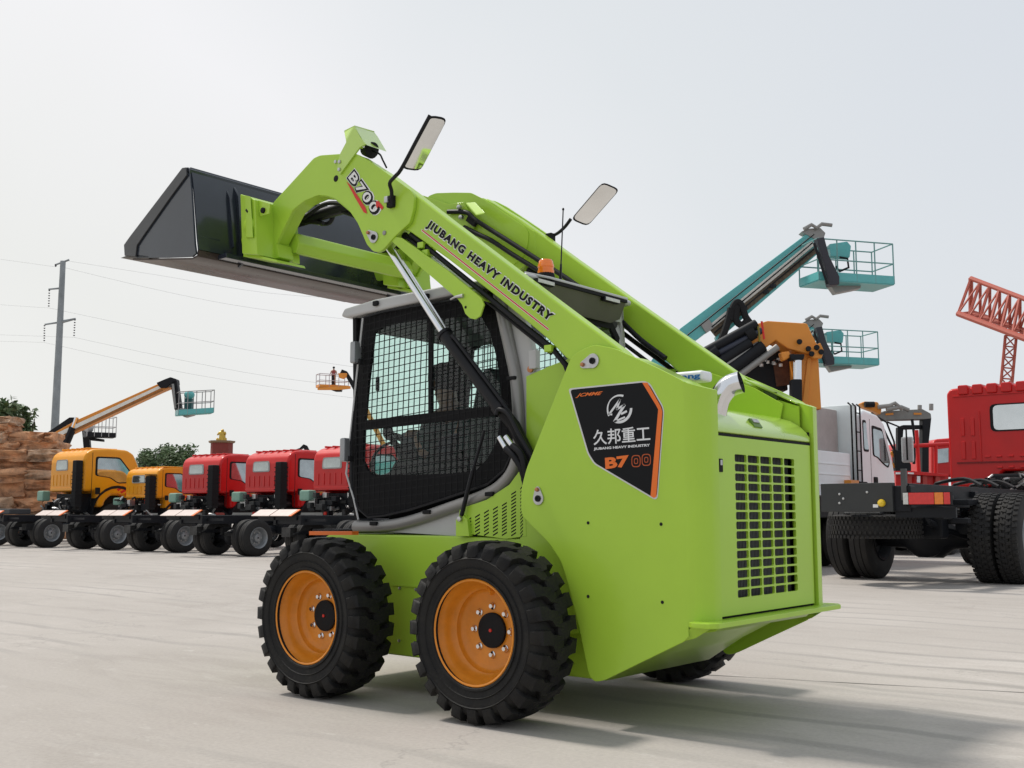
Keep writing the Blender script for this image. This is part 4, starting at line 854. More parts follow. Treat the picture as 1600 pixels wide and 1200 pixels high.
    for s in (1, -1):
        tyre_mb((xm + s * (hw - .14), y_(1.03), fr), fr, .24).build('wheel', TYREOLD, t); rim_mb((xm + s * (hw - .01), y_(1.03), fr), fr * .58, s, .03).build('wheel_rim', SILVR, t)
    MB().bb(x0 - .05, x0 + .34, y_(0) - .40, y_(0) - .12, z_(1.30), z_(1.58)).build('expansion_tank', TANKG, t, bevel=.05)
    for k in range(40):       # the engine seen below and behind the cab
        c = Vector((rnd.uniform(x0 + .15, x1 - .2), y_(0) + rnd.uniform(-.45, .25), rnd.uniform(.95, 1.45)))
        if k % 3: MB().box(c, (rnd.uniform(.06, .26), rnd.uniform(.05, .2), rnd.uniform(.05, .22))).build('engine_part', (MESS, FRAME, STEEL, MESS, FRAME, REDP)[5 if k in (7, 22) else k % 5], t, bevel=.01)
        else: MB().tube(bez([c, c + Vector((rnd.uniform(-.3, .3), .1, rnd.uniform(-.2, .2))), c + Vector((rnd.uniform(-.4, .4), .2, -.2))], 3), .03, 6).build('engine_hose', (HOSE, STEEL)[k % 2], t)
    mr = MB().tube([(x1, y_(1.62), z_(2.35)), (x1 + .22, y_(1.75), z_(2.40)), (x1 + .24, y_(1.75), z_(1.9))], .015, 6).build('mirror_arm', BLACKM, t); MB().bb(x1 + .14, x1 + .34, y_(1.72), y_(1.78), z_(1.85), z_(2.3)).build('mirror', BLACKM, t, bevel=.02)
    return t
G1 = 'red trucks parked in the row behind the loader'
t_red = light_truck('red truck with a bare chassis, first red one right of the yellow trucks', -23.5, 12.2, 15.4, RED, group=G1)
copy_tree(t_red, (3.15, -.05, 0), 'middle one of the three red trucks visible left of the loader cab', G1)
copy_tree(t_red, (6.45, -.35, 0), 'red truck whose cab is cut off by the loader cab guard', G1)
copy_tree(t_red, (9.9, -.4, 0), 'red truck with a bare chassis, seen through the glass of the loader cab', G1)
t_y2 = light_truck('low yellow truck half hidden between the tall yellow truck and the first red truck', -26.8, 12.1, 15.5, YEL, .84, group='yellow trucks at the left of the row')
t_y1 = light_truck('tall yellow truck beside the rock pile at the left end of the row', -29.75, 12.0, 14.6, YEL, 1.20, fr=.66, group='yellow trucks at the left of the row')
sp_ = t_y1
MB().bb(-31.3, -30.4, 12.6, 13.3, .95, 1.12).build('battery_cover', mat('battery_cover_grey', (.06, .062, .065), .5), t_y1, bevel=.03)
t_c = light_truck('bare black truck chassis without a cab at the left edge of the yard', -33.6, 11.6, 14.6, RED, cab=False, group=None)
MB().bb(-35.2, -34.2, 12.1, 12.9, .95, 1.25).build('tool_box', mat('tool_box_blue', (.03, .035, .055), .4), t_c, bevel=.04)

# ---- the heavy red truck on the right, seen from behind
HT = root('heavy_truck', (-2.1, 12.5, 0), 'large red heavy truck with bare black chassis, cut off by the right edge', 'truck')
HR = .63; hx = -2.12
for s in (1, -1):
    for k, off in enumerate((1.22, .87)):
        x_ = hx + s * off; wmb = tyre_mb((x_, 12.5, HR), HR, .31, 48, tread=44 if s > 0 else 0); wmb.build('rear_tyre', TYREOLD, HT, merge=0)
    rim_mb((hx + s * 1.37, 12.5, HR), .36, s, .16).build('wheel_rim', SILVR, HT)
    rim_mb((hx + s * .71, 12.5, HR), .36, -s, .12).build('brake_drum', FRAME, HT)
    tyre_mb((hx + s * 1.05, 18.1, HR), HR, .31).build('front_tyre', TYREOLD, HT)
MB().tube([(hx - .95, 12.5, HR), (hx - .35, 12.5, HR), (hx - .18, 12.5, HR), (hx + .18, 12.5, HR), (hx + .35, 12.5, HR), (hx + .95, 12.5, HR)], [.12, .17, .30, .30, .17, .12], 16).build('axle', FRAME, HT)
MB().lathe((hx, 12.2, HR), (0, 1, 0), [(0, .05), (.02, .2), (.1, .29), (.35, .30), (.6, .15)], 20).build('differential', FRAME, HT)
for s in (1, -1):
    MB().bb(hx + s * .40, hx + s * .48, 10.35, 18.5, 1.06, 1.37).build('chassis_rail', FRAME, HT, bevel=.01)
    for k in range(5): MB().bb(hx + s * .50, hx + s * .60, 12.5 - .75 + k * .09, 12.5 + .75 - k * .09, .88 + k * .03, .905 + k * .03).build('leaf_spring', FRAME, HT)
    MB().bb(hx + s * .5, hx + s * .62, 12.3, 12.7, .72, 1.06).build('spring_seat', FRAME, HT)
pL = PY(1285, 780, 10.30).x; pR = PY(1397, 780, 10.30).x
MB().bb(pL, pR, 10.25, 10.36, 1.0, 1.38).build('rear_beam', mat('beam_grey', (.035, .037, .037), .5), HT, bevel=.008)
for (a, b) in ((1312, 772), (1318, 779), (1312, 786), (1355, 769)):
    MB().lathe(PY(a, b, 10.25), (0, -1, 0), [(0, .018), (.012, .016), (.014, .005)], 8).build('beam_bolt', STEEL, HT)
MB().lathe(PY(1378, 786, 10.25), (0, -1, 0), [(0, .05), (.03, .05), (.05, .04), (.06, .01)], 16).build('marker_lamp', mat('yellow_lens', (.75, .5, .02), .2, coat=.8), HT)
MB().prism([PY(a, b, 10.245) for a, b in ((1364, 788), (1372, 788), (1372, 793), (1364, 793))], (0, .004, 0)).build('rating_plate', WHITE, HT)
MB().bb(pR - .02, pR + .22, 10.3, 10.5, 1.0, 1.34).build('hitch_plate', FRAME, HT, bevel=.02)
l0, l1 = PY(1411, 769, 10.25), PY(1486, 789, 10.25)
MB().bb(pR, l1.x + .03, 10.33, 10.38, l1.z - .16, l1.z - .03).build('lamp_beam', FRAME, HT)
lb = MB().bb(l0.x, l1.x, 10.25, 10.33, l1.z, l0.z).build('tail_lamp', BLACKM, HT, bevel=.004)
ww = (l1.x - l0.x)
TLR = mat('red_lens', (.62, .02, .015), .2, coat=.6, var=.15, scale=30); TLO = mat('orange_lens', (.75, .2, .01), .2, coat=.6, var=.15, scale=30)
for a, b, m in ((.0, .11, mat('clear_lens', (.6, .6, .57), .2)), (.12, .66, TLR), (.67, .85, TLO), (.86, .99, TLR)):
    MB().bb(l0.x + ww * a, l0.x + ww * b, 10.235, 10.25, l1.z + .01, l0.z - .01).build('lens', m, lb, bevel=.004)
sx_ = PY(1436, 826, 11.1); scx = sx_.x - .61
sp2 = MB().lathe((scx, 11.1, .64), (0, 0, 1), [(0, .36), (-.004, .47), (.012, .57), (.03, .605), (.10, .62), (.16, .62), (.22, .62), (.29, .605), (.308, .57), (.324, .47), (.32, .36)], 48, closed=True)
for k in range(60):
    for j, zz in enumerate((.66, .72, .79, .86, .92)):
        a = 2 * pi * (k + .5 * (j % 2)) / 60; c = Vector((scx + .62 * cos(a), 11.1 + .62 * sin(a), zz)); sp2.box(c, (.03, .035, .04), (Vector((cos(a), sin(a), 0)), Vector((-sin(a), cos(a), 0)), Vector((0, 0, 1))))
sp2.build('spare_wheel', TYREOLD, HT, merge=0)
MB().box((PY(1345, 804, 10.6).x, 10.7, 1.0), (.5, .12, .05)).build('spare_carrier', SILVR, HT, bevel=.01)
for k in range(6): MB().bb(hx - .42, hx + .42, 10.8 + k * 1.15, 10.88 + k * 1.15, 1.1, 1.3).build('cross_member', FRAME, HT)
MB().tube([PY(1448, 815, 11.3), PY(1480, 830, 12), PY(1512, 838, 12.2)], .05, 10).build('torque_rod', FRAME, HT)
MB().bb(PY(1409, 770, 10.3).x, PY(1417, 770, 10.3).x, 10.28, 10.34, 1.15, 1.56).build('lamp_post', mat('post_grey', (.07, .07, .07), .5), HT)
MB().box(PY(1450, 822, 11.7), (.5, .3, .35)).build('air_tank', FRAME, HT, bevel=.05)
MB().bb(hx + .5, hx + 1.2, 14.0, 15.6, .55, 1.15).build('fuel_tank', FRAME, HT, bevel=.06)
for k in range(3): MB().tube(bez([(hx + .45, 13.6 + k * .9, 1.4), (hx + .1, 13.9 + k * .9, 1.52), (hx - .3, 13.8 + k * .9, 1.45), (hx - .4, 14.2 + k * .9, 1.38)], 4), .03, 6).build('air_hose', HOSE, HT)
for s in (1, -1): MB().lathe((hx + s * .62, 12.05, .80), (0, 1, 0), [(0, .05), (.02, .12), (.12, .13), (.15, .09), (.25, .09), (.27, .04)], 14).build('brake_chamber', FRAME, HT)
for k in range(16): MB().box((hx + rnd.uniform(-.9, .9), 10.9 + rnd.uniform(0, 4), rnd.uniform(.85, 1.3)), (rnd.uniform(.08, .3), rnd.uniform(.1, .5), rnd.uniform(.06, .2))).build('underbody_part', (FRAME, BLACKM, MESS)[k % 3], HT, bevel=.01)
# cab
cx0, cz0, cz1 = PY(1482, 700, 17).x, PY(1484, 762, 17).z, PY(1484, 607, 17).z
cx1 = cx0 + 2.5
hp = [(cx0, cz0), (cx0 - .0, cz1 - .10), (cx0 + .07, cz1 - .01), (cx0 + .2, cz1), (cx1 - .2, cz1), (cx1, cz1 - .1), (cx1, cz0), (cx1 - .6, cz0), (cx1 - .8, cz0 + .28), (cx0 + .95, cz0 + .28), (cx0 + .72, cz0)]
hcab = MB().prism([(a, 17, b) for a, b in hp], (0, 2.1, 0)).build('cab', RED, HT, bevel=.05, seg=3, ang=30)
wz0, wz1 = PY(1560, 674, 17).z, PY(1560, 631, 17).z; wx0 = PY(1547, 650, 17).x
wpts = soft([(wx0, wz0), (wx0 + 1.15, wz0), (wx0 + 1.15, wz1), (wx0, wz1)], .1)
wf = MB().prism([(a, 16.985, b) for a, b in wpts], (0, .03, 0)).build('rear_window', BLACKM, hcab); wpn = MB().prism([(a, 16.98, b) for a, b in bscale(.90, wpts)], (0, .01, 0)).build('pane', mat('rear_pane', (.62, .65, .65), .08, metal=.85, var=.1, scale=2), wf, smooth=False)
MB().bb(cx0 + .12, cx1 - .12, 16.975, 17.0, cz1 - .17, cz1 - .15).build('roof_seam', RED, hcab, bevel=.004)
for k in range(9):
    xx = cx0 + .22 + k * .255; MB().bb(xx, xx + .19, 16.96, 19.0, cz1 - .14, cz1 + .045).build('roof_rib', RED, hcab, bevel=.03)
for xx in (cx0 + .24, cx0 + .42):
    for (a, b) in ((.95, 1.28), (.52, .85)): MB().bb(xx, xx + .07, 16.975, 17.0, cz0 + a, cz0 + b).build('wall_rib', RED, hcab, bevel=.012)
MB().bb(cx0 + .57, cx0 + .595, 16.98, 17, cz0 + .45, cz0 + 1.4).build('wall_rib', RED, hcab, bevel=.006)
MB().bb(cx0 + .15, cx1 - .15, 16.98, 17.0, cz0 + .44, cz0 + .47).build('wall_seam', mat('red_shadow_gap', (.2, .01, .01), .5), hcab)
for k in range(8): MB().bb(cx0 + .65 + k * .2, cx0 + .74 + k * .2, 16.97, 17, cz0 + .54, cz0 + .57).build('wall_rib', RED, hcab, bevel=.006); 
for k in range(6): MB().bb(cx0 + .85 + k * .2, cx0 + .94 + k * .2, 16.97, 17, cz0 + .34, cz0 + .37).build('wall_rib', RED, hcab, bevel=.006)
MB().bb(cx0 + .05, cx1 - .05, 17.05, 18.9, cz0 - .25, cz0 + .02).build('cab_underside', FRAME, HT, bevel=.03)
MB().bb(cx0 + .75, cx1 - .75, 16.9, 17.6, cz0 - .35, cz0 + .24).build('engine_block', FRAME, HT, bevel=.05)
MB().prism([(cx0 + .42, 16.75, cz0 + .02), (cx0 + .72, 16.75, cz0 + .02), (cx0 + .66, 16.75, cz0 - .22), (cx0 + .48, 16.75, cz0 - .22)], (0, .12, 0)).build('cab_mount', FRAME, HT, bevel=.01)
for xx in (cx0 + .56, cx0 + 1.02): MB().bb(xx, xx + .06, 16.6, 16.66, 1.3, cz0 - .05).build('cab_strut', GREYD, HT)
for k in range(44):
    c = Vector((rnd.uniform(cx0 + .8, cx1 - .6), rnd.uniform(16.3, 16.85), rnd.uniform(1.2, cz0 + .22)))
    if k % 2: MB().box(c, (rnd.uniform(.05, .2), rnd.uniform(.05, .15), rnd.uniform(.04, .15))).build('engine_part', (MESS, FRAME, STEEL, MESS)[k % 4], HT, bevel=.008)
    else: MB().tube(bez([c, c + Vector((rnd.uniform(-.2, .2), -.1, rnd.uniform(-.15, .15))), c + Vector((rnd.uniform(-.3, .3), 0, -.2))], 3), .02, 6).build('engine_hose', (HOSE, STEEL)[k % 4 == 0], HT)

# ---- white truck with ladder, behind the heavy chassis
wp = PD(1345, 700, 22.0); wX, wY = wp.x, wp.y
WT = root('white_truck', (wX - 1.1, wY, 0), 'white truck with a black ladder behind its cab and a louvred body', 'truck')
wpf = [(0, 1.2), (0, 2.98), (.25, 3.08), (1.0, 3.02), (1.35, 2.86), (1.75, 2.1), (1.85, 1.8), (1.85, 1.1), (.3, 1.1)]
wc = MB().prism([(wX - 2.2, wY + a, b) for a, b in wpf], (2.2, 0, 0)).build('cab', WHT, WT, bevel=.08, seg=3, ang=20)
dw = soft([(.62, 2.15), (.60, 2.78), (1.16, 2.74), (1.55, 2.05), (1.45, 1.92), (1.15, 2.0), (.86, 2.12)], .07)
f = MB().prism([(wX - .004, wY + a, b) for a, b in dw], (.012, 0, 0)).build('door_window', BLACKM, wc, smooth=False); MB().prism([(wX + .003, wY + a, b) for a, b in bscale(.88, dw)], (.01, 0, 0)).build('pane', WIN, f, smooth=False)
qw = soft([(.14, 2.22), (.12, 2.86), (.30, 2.86), (.36, 2.4), (.42, 2.22)], .06); f = MB().prism([(wX - .004, wY + a, b) for a, b in qw], (.012, 0, 0)).build('quarter_window', BLACKM, wc, smooth=False); MB().prism([(wX + .003, wY + a, b) for a, b in bscale(.85, qw)], (.01, 0, 0)).build('pane', WIN, f, smooth=False)
MB().bb(wX - .01, wX + .003, wY + .50, wY + .512, 1.2, 2.9).build('door_gap', BLACKM, wc); MB().bb(wX - .01, wX + .03, wY + .62, wY + .80, 1.50, 1.72).build('door_handle', BLACKM, wc, bevel=.02)
MB().tube([(wX, wY + 1.5, 2.9), (wX + .25, wY + 1.9, 2.75), (wX + .25, wY + 1.9, 2.1)], .02, 6).build('mirror_arm', BLACKM, WT); MB().bb(wX + .12, wX + .38, wY + 1.9, wY + 1.98, 2.05, 2.6).build('mirror', STEEL, WT, bevel=.04)
MB().tube([(wX - .1, wY + .9, 3.05), (wX - .05, wY + 1.6, 2.9), (wX + .0, wY + 1.85, 2.5), (wX - .0, wY + 1.9, 2.0)], .02, 6).build('wiper_pipe', BLACKM, WT)
MB().bb(wX - 2.2, wX - .0, wY - 2.6, wY - .55, 1.15, 2.15).build('body', WHT, WT, bevel=.02); MB().bb(wX - 2.15, wX - .35, wY - 2.4, wY - .25, 2.15, 3.05).build('canopy', mat('canopy_grey', (.42, .40, .38), .6), WT, bevel=.04)
MB().bb(wX - 2.2, wX - .0, wY - .2, wY - .12, 1.2, 3.15).build('headboard', WHT, WT, bevel=.02)
for k in range(4): 
    MB().bb(wX - 2.1, wX + .012, wY - 2.62, wY - .6, 1.30 + k * .2, 1.33 + k * .2).build('body_slat', WHT, WT, bevel=.006)
    for j in range(3): MB().bb(wX - .9 + j * .38, wX - .84 + j * .38, wY - 2.635, wY - 2.6, 1.34 + k * .2, 1.40 + k * .2).build('body_hook', BLACKM, WT)
for s_ in (0, .22, .44): MB().tube([(wX + .03, wY - .5 + s_, 1.3), (wX + .03, wY - .5 + s_, 3.1), (wX - .05, wY - .45 + s_, 3.16)], .018, 8).build('ladder_rail', BLACKM, WT)
for k in range(5): MB().tube([(wX + .03, wY - .28, 1.45 + k * .38), (wX + .03, wY - .06, 1.45 + k * .38)], .012, 6).build('ladder_rung', BLACKM, WT)
MB().bb(wX - .02, wX + .14, wY - .9, wY - .5, 1.15, 1.62).build('orange_box', LORG, WT, bevel=.01); MB().bb(wX - .02, wX + .14, wY - .45, wY - .05, 1.15, 1.6).build('battery_box', BLACKM, WT, bevel=.02)
for yy in (-1.6, 1.1):
    for s in (0, 1): tyre_mb((wX - .2 - s * 1.8, wY + yy, .5), .5, .28).build('wheel', TYREOLD, WT)
MB().bb(wX - 1.6, wX - .6, wY - 2.4, wY + 1.2, .8, 1.1).build('chassis_rail', FRAME, WT)

# ---- picture planes standing square to the view, at true distance
def PP(pxs, D, th): return MB().prism([PD(a, b, D) for a, b in pxs], _fw * th)
def part(name, pxs, D, th, m, par, bevel=.01, **k): return PP(pxs, D, th).build(name, m, par, bevel=bevel, **k)
def ln(name, pts, D, r, m, par, n=8): return MB().tube([PD(a, b, D) for a, b in pts], r, n).build(name, m, par)
def ground_under(x, D): p = PD(x, 800, D); return Vector((p.x, p.y, 0))
def basket(par, c, u, L_, Wd, H, m, mr, t=.022, nposts=5):
    """work cage; c = middle of its floor, u = unit direction of the long side"""
    u = Vector(u).normalized(); v = Vector((0, 0, 1)).cross(u); c = Vector(c); zz = Vector((0, 0, 1))
    MB().box(c, (L_, Wd, .05), (u, v, zz)).build('cage_floor', m, par, bevel=.005)
    for s in (1, -1): MB().box(c + v * s * Wd / 2 + zz * .1, (L_ + .03, .03, .2), (u, v, zz)).build('kick_board', m, par)
    for s in (1, -1): MB().box(c + u * s * L_ / 2 + zz * .1, (.03, Wd, .2), (u, v, zz)).build('kick_board', m, par)
    for s in (1, -1):
        for hh in (.5, 1): MB().tube([c + v * s * Wd / 2 - u * L_ / 2 + zz * H * hh, c + v * s * Wd / 2 + u * L_ / 2 + zz * H * hh], t, 6).build('guard_rail', mr, par)
        for k in range(nposts): p = c + v * s * Wd / 2 + u * (k / (nposts - 1) - .5) * L_; MB().tube([p, p + zz * H], t, 6).build('guard_post', mr, par)
        for hh in (.5, 1): MB().tube([c + u * s * L_ / 2 - v * Wd / 2 + zz * H * hh, c + u * s * L_ / 2 + v * Wd / 2 + zz * H * hh], t, 6).build('guard_rail', mr, par)
def lift_base(par, c, m, dark=FRAME):
    c = Vector(c); MB().box(c + Vector((0, 0, .8)), (3.0, 2.2, .5)).build('undercarriage', dark, par, bevel=.05); MB().lathe(c + Vector((0, 0, 1.05)), (0, 0, 1), [(0, .7), (.2, .7), (.2, .5), (.25, .5)], 20).build('slew_ring', dark, par)
    MB().box(c + Vector((0, 0, 1.9)), (3.2, 1.6, 1.2)).build('turret', m, par, bevel=.15)
    for a in (-1.1, 1.1):
        for b in (-1.0, 1.0): MB().lathe(c + Vector((a, b, .5)), (0, 1, 0), [(-.18, .3), (-.2, .42), (-.16, .5), (.16, .5), (.2, .42), (.18, .3)], 24).build('wheel', TYREOLD, par)

# teal boom lift, near
D1 = 27.0
def teal_lift(label, D, f, base_px):
    t = root('boom_lift', ground_under(base_px, D + 1), label, 'boom lift', 'teal boom lifts beyond the loader')
    part('boom', [f(*p) for p in ((1040, 545), (1063, 513), (1262, 364), (1278, 368), (1275, 388), (1090, 530))], D, .35, TEAL, t, .02)
    part('boom_rail', [f(*p) for p in ((1108, 508), (1268, 376), (1274, 382), (1115, 516))], D - .03, .02, mat('boom_white', (.78, .76, .70), .5), t, .004)
    part('hose_tray', [f(*p) for p in ((1110, 516), (1274, 385), (1280, 392), (1118, 526))], D - .06, .04, mat('hose_tray_brown', (.12, .09, .06), .7, var=.6, scale=14), t, .004)
    for pts in (((1112, 511), (1270, 379)), ((1116, 520), (1272, 389)), ((1060, 535), (1272, 366))): ln('boom_hose', [f(*p) for p in pts], D - .1, .018, FRAME, t, 6)
    part('boom_underside', [f(*p) for p in ((1118, 526), (1280, 392), (1276, 398), (1120, 533))], D - .04, .2, TEAL, t, .004)
    for a, b in ((1163, 482), (1197, 456), (1208, 447)): MB().box(PD(*f(a, b), D - .1), (.12, .1, .08)).build('boom_clip', FRAME, t)
    part('boom_head', [f(*p) for p in ((1252, 362), (1262, 357), (1282, 356), (1290, 364), (1286, 376), (1274, 374))], D - .02, .3, GREYD, t, .01)
    part('jib', [f(*p) for p in ((1276, 372), (1288, 370), (1296, 400), (1312, 432), (1312, 444), (1296, 446), (1290, 420))], D - .95, .3, mat('jib_black', (.035, .035, .045), .5), t, .02)
    ln('head_pipe', [f(*p) for p in ((1256, 358), (1268, 351), (1276, 356), (1284, 350), (1300, 352))], D - .1, .05, GREYD, t)
    ln('jib_cylinder', [f(*p) for p in ((1272, 380), (1293, 444))], D - 1.0, .035, FRAME, t)
    part('control_box', [f(*p) for p in ((1296, 381), (1324, 377), (1330, 384), (1328, 402), (1298, 400))], D - .1, .3, TEAL, t, .02)
    ln('cage_hose', [f(*p) for p in ((1312, 402), (1324, 404), (1326, 418), (1312, 424), (1306, 416))], D - .2, .03, HOSE, t)
    part('cage_mount', [f(*p) for p in ((1296, 444), (1345, 446), (1345, 450), (1306, 458))], D - .2, .3, GREYD, t, .01)
    c = PD(*f(1323, 446), D - .1); basket(t, c, RT * 1.0 + _fw * .28, 2.1, .9, 1.02, TEAL, mat('rail_teal', (.16, .33, .32), .5), .018)
    lift_base(t, ground_under(base_px, D + 1), TEAL)
    a, b = PD(*f(1050, 540), D + .2), ground_under(base_px, D + 1) + Vector((0, 0, 2.3)); MB().bar(a, b, .35).build('lower_boom', TEAL, t)
    return t
tl1 = teal_lift('teal boom lift with its empty cage high against the sky', D1, lambda a, b: (a, b), 930)
for pts in (([(1116, 575), (1122, 545), (1135, 510), (1142, 482)]), ([(1152, 478), (1150, 500), (1160, 508), (1168, 500)]), ([(1141, 500), (1144, 484), (1150, 473), (1158, 476), (1165, 495), (1175, 508)])):
    MB().tube(bez([PD(a, b, D1 - .3) for a, b in pts], 5), .09, 8).build('cable_loop', BLACKM, tl1)
part('trunnion', [(1094, 506), (1108, 498), (1116, 512), (1104, 520)], D1 - .1, .2, GREYD, tl1, .01)
D2 = D1 * 1.24
tl2 = teal_lift('teal boom lift with its cage just right of the orange crane column', D2, lambda a, b: (1323 + (a - 1323) / 1.24 - 10, 420 + (b - 420) / 1.24 + 130), 1020)

# orange knuckle crane behind the loader
DC = 19.0
KC = root('truck_crane', ground_under(1180, DC + 1), 'orange folding truck crane with black cylinders just above the loader tower', 'crane')
part('main_arm', [(1168, 520), (1178, 507), (1200, 501), (1262, 505), (1268, 520), (1281, 545), (1278, 556), (1258, 552), (1232, 545), (1212, 532), (1195, 545), (1178, 548)], DC, .5, LORG, KC, .03)
part('column', [(1241, 552), (1278, 548), (1280, 570), (1284, 640), (1262, 640), (1245, 620)], DC + .1, .4, LORG, KC, .03)
part('column_edge', [(1262, 560), (1268, 558), (1262, 640), (1254, 632)], DC + .06, .04, LORG, KC, .006)
part('elbow', [(1262, 545), (1282, 535), (1288, 548), (1284, 560), (1270, 560)], DC - .06, .1, LORG, KC, .02)
for a, b in ((1249, 534), (1263, 545), (1268, 553), (1283, 550), (1276, 543)): MB().lathe(PD(a, b, DC - .08), -_fw, [(0, .05), (.03, .045), (.035, .01)], 12).build('pin', FRAME, KC)
ln('lift_ram', [(1246, 560), (1246, 598)], DC - .1, .075, CHROME, KC, 14); part('ram_base', [(1237, 592), (1254, 592), (1254, 630), (1237, 628)], DC - .2, .2, FRAME, KC, .03); part('ram_head', [(1234, 553), (1258, 553), (1256, 562), (1236, 562)], DC - .2, .25, FRAME, KC, .02)
part('valve_block', [(1219, 550), (1234, 548), (1236, 558), (1224, 564)], DC - .15, .2, LORG, KC, .03)
part('counter_body', [(1160, 580), (1185, 556), (1230, 540), (1240, 545), (1226, 560), (1232, 610), (1160, 612)], DC + .55, .5, FRAME, KC, .03)
part('rust_block', [(1208, 562), (1232, 556), (1240, 600), (1214, 604)], DC + .5, .1, mat('rusty_brown', (.12, .05, .03), .7, var=.5), KC, .02)
for (a, b, c, d, w, m) in ((1098, 552, 1182, 506, .085, FRAME), (1106, 560, 1190, 516, .06, mat('cylinder_navy', (.03, .035, .055), .35)), (1118, 570, 1172, 535, .10, FRAME), (1128, 573, 1186, 538, .06, GREYD), (1135, 582, 1192, 540, .11, FRAME), (1150, 590, 1215, 542, .06, GREYD), (1108, 556, 1120, 548, .12, FRAME), (1166, 526, 1178, 519, .12, BLACKM)):
    MB().tube([PD(a, b, DC - .2), PD(c, d, DC - .2)], w, 14).build('boom_cylinder', m, KC)
for k, pts in enumerate(([(1190, 502), (1192, 515), (1194, 530)], [(1184, 508), (1186, 520), (1187, 534)])): ln('red_hose', pts, DC - .25, .02, (REDP, mat('olive', (.2, .17, .03)))[k], KC)
for k in range(14): MB().box(PD(1176 + k * 3.4 + rnd.uniform(-1, 1), 566 + rnd.uniform(-6, 6), DC - .05 + .5), (.05, .05, .05)).build('valve_fitting', (STEEL, WHITE, BLACKM)[k % 3], KC)
cb_ = ground_under(1180, DC + 1); MB().box(cb_ + Vector((0, 0, 1.1)), (2.2, 5, .4)).build('truck_bed', FRAME, KC, bevel=.03); MB().box(cb_ + Vector((.2, .2, 2.0)), (.6, .6, 1.8)).build('crane_post', LORG, KC, bevel=.04)
for a in (-.9, .9):
    for b in (-1.6, 1.6): tyre_mb(cb_ + Vector((a, b, .5)), .5, .3).build('wheel', TYREOLD, KC)

# small grey and orange crane with red trucks beyond
DG = 30
GC = root('small_crane', ground_under(1420, DG), 'small grey crane with an orange arm tip above the white truck', 'crane')
GRY = mat('crane_grey', (.22, .22, .21), .5, var=.25, scale=3)
part('boom', [(1372, 648), (1382, 642), (1442, 639), (1455, 646), (1456, 655), (1375, 657)], DG, .4, GRY, GC, .03)
part('arm_tip', [(1345, 630), (1352, 627), (1372, 628), (1378, 640), (1376, 648), (1364, 642), (1350, 637)], DG - .1, .3, LORG, GC, .03)
ln('tip_ram', [(1351, 632), (1366, 632)], DG - .2, .08, FRAME, GC); part('post', [(1442, 655), (1456, 652), (1452, 690), (1452, 740), (1441, 740)], DG, .3, FRAME, GC, .03)
part('boom_marks', [(1384, 646), (1396, 645), (1396, 648), (1384, 649)], DG - .03, .02, LORG, GC, 0); part('boom_marks', [(1428, 645), (1440, 645), (1440, 648), (1428, 648)], DG - .03, .02, LORG, GC, 0)
for pts in ([(1372, 636), (1390, 634), (1398, 630), (1410, 640)], [(1385, 640), (1395, 638), (1408, 636), (1420, 641)], [(1437, 640), (1437, 633)], [(1455, 641), (1455, 631)]): ln('crane_pipe', pts, DG - .2, .06, GREYD, GC)
part('frame_post', [(1403, 668), (1412, 664), (1440, 664), (1440, 670), (1412, 671), (1408, 735), (1403, 735)], DG + .1, .2, FRAME, GC, .02)
part('arm_base', [(1396, 702), (1412, 706), (1424, 726), (1424, 738), (1400, 738)], DG - .3, .2, FRAME, GC, .02)
ln('stay', [(1362, 645), (1378, 665), (1390, 690), (1398, 705)], DG - .2, .03, BLACKM, GC); ln('stay', [(1425, 655), (1430, 690), (1428, 725)], DG - .2, .04, FRAME, GC)
for a in (0, 10): ln('orange_stay', [(1392 - a, 706 + a), (1412 - a * .6, 732 + a * .3)], DG - .2, .05, LORG, GC)
MB().box(ground_under(1430, DG) + Vector((0, 0, .9)), (2.2, 4, 1.2)).build('truck_bed', FRAME, GC, bevel=.05)
def red_far(label, pts, D, win, name='far_red_truck'):
    t = root(name, ground_under(pts[0][0], D), label, 'truck', None); cab_ = part('cab', pts, D, 2.0, RED, t, .08, seg=3)
    f = part('window', win, D - .03, .06, WIN, cab_, 0, smooth=False)
    g = ground_under(pts[0][0] + 15, D); MB().box(g + Vector((0, 1, .9)), (2.2, 4, .6)).build('chassis', FRAME, t, bevel=.05)
    for a in (-.9, .9): tyre_mb(g + Vector((a, .5, .5)), .5, .3).build('wheel', TYREOLD, t)
    return t
red_far('far red truck cab just left of the heavy red cab, with a green tinted window', [(1456, 745), (1456, 692), (1462, 686), (1500, 683), (1500, 745)], 33, [(1464, 702), (1482, 700), (1482, 722), (1464, 724)])
red_far('far red truck cab half hidden by the small grey crane post', [(1410, 745), (1412, 700), (1418, 690), (1440, 688), (1444, 745)], 36, [(1420, 702), (1430, 701), (1430, 714), (1420, 716)])
DB = root('red_dump_body', ground_under(1440, 27), 'low red ribbed truck body above the black chassis and red tail lamp', 'truck body')
part('side_wall', [(1400, 740), (1482, 742), (1484, 790), (1400, 790)], 27, .12, RED, DB, .01)
for xx in (1418, 1442, 1462): part('side_rib', [(xx, 741), (xx + 7, 741), (xx + 7, 790), (xx, 790)], 26.9, .1, mat('faded_red', (.42, .06, .05), .5), DB, .01)
part('top_rail', [(1398, 736), (1428, 736), (1482, 741), (1482, 745), (1398, 740)], 26.85, .2, RED, DB, .01)
part('white_sticker', [(1400, 738), (1408, 738), (1408, 741), (1400, 741)], 26.8, .02, WHITE, DB, 0); part('white_sticker', [(1419, 738), (1428, 738.5), (1428, 741), (1419, 740.5)], 26.8, .02, WHITE, DB, 0); part('white_sticker', [(1433, 744), (1438, 744), (1438, 754), (1433, 754)], 26.8, .02, WHITE, DB, 0)
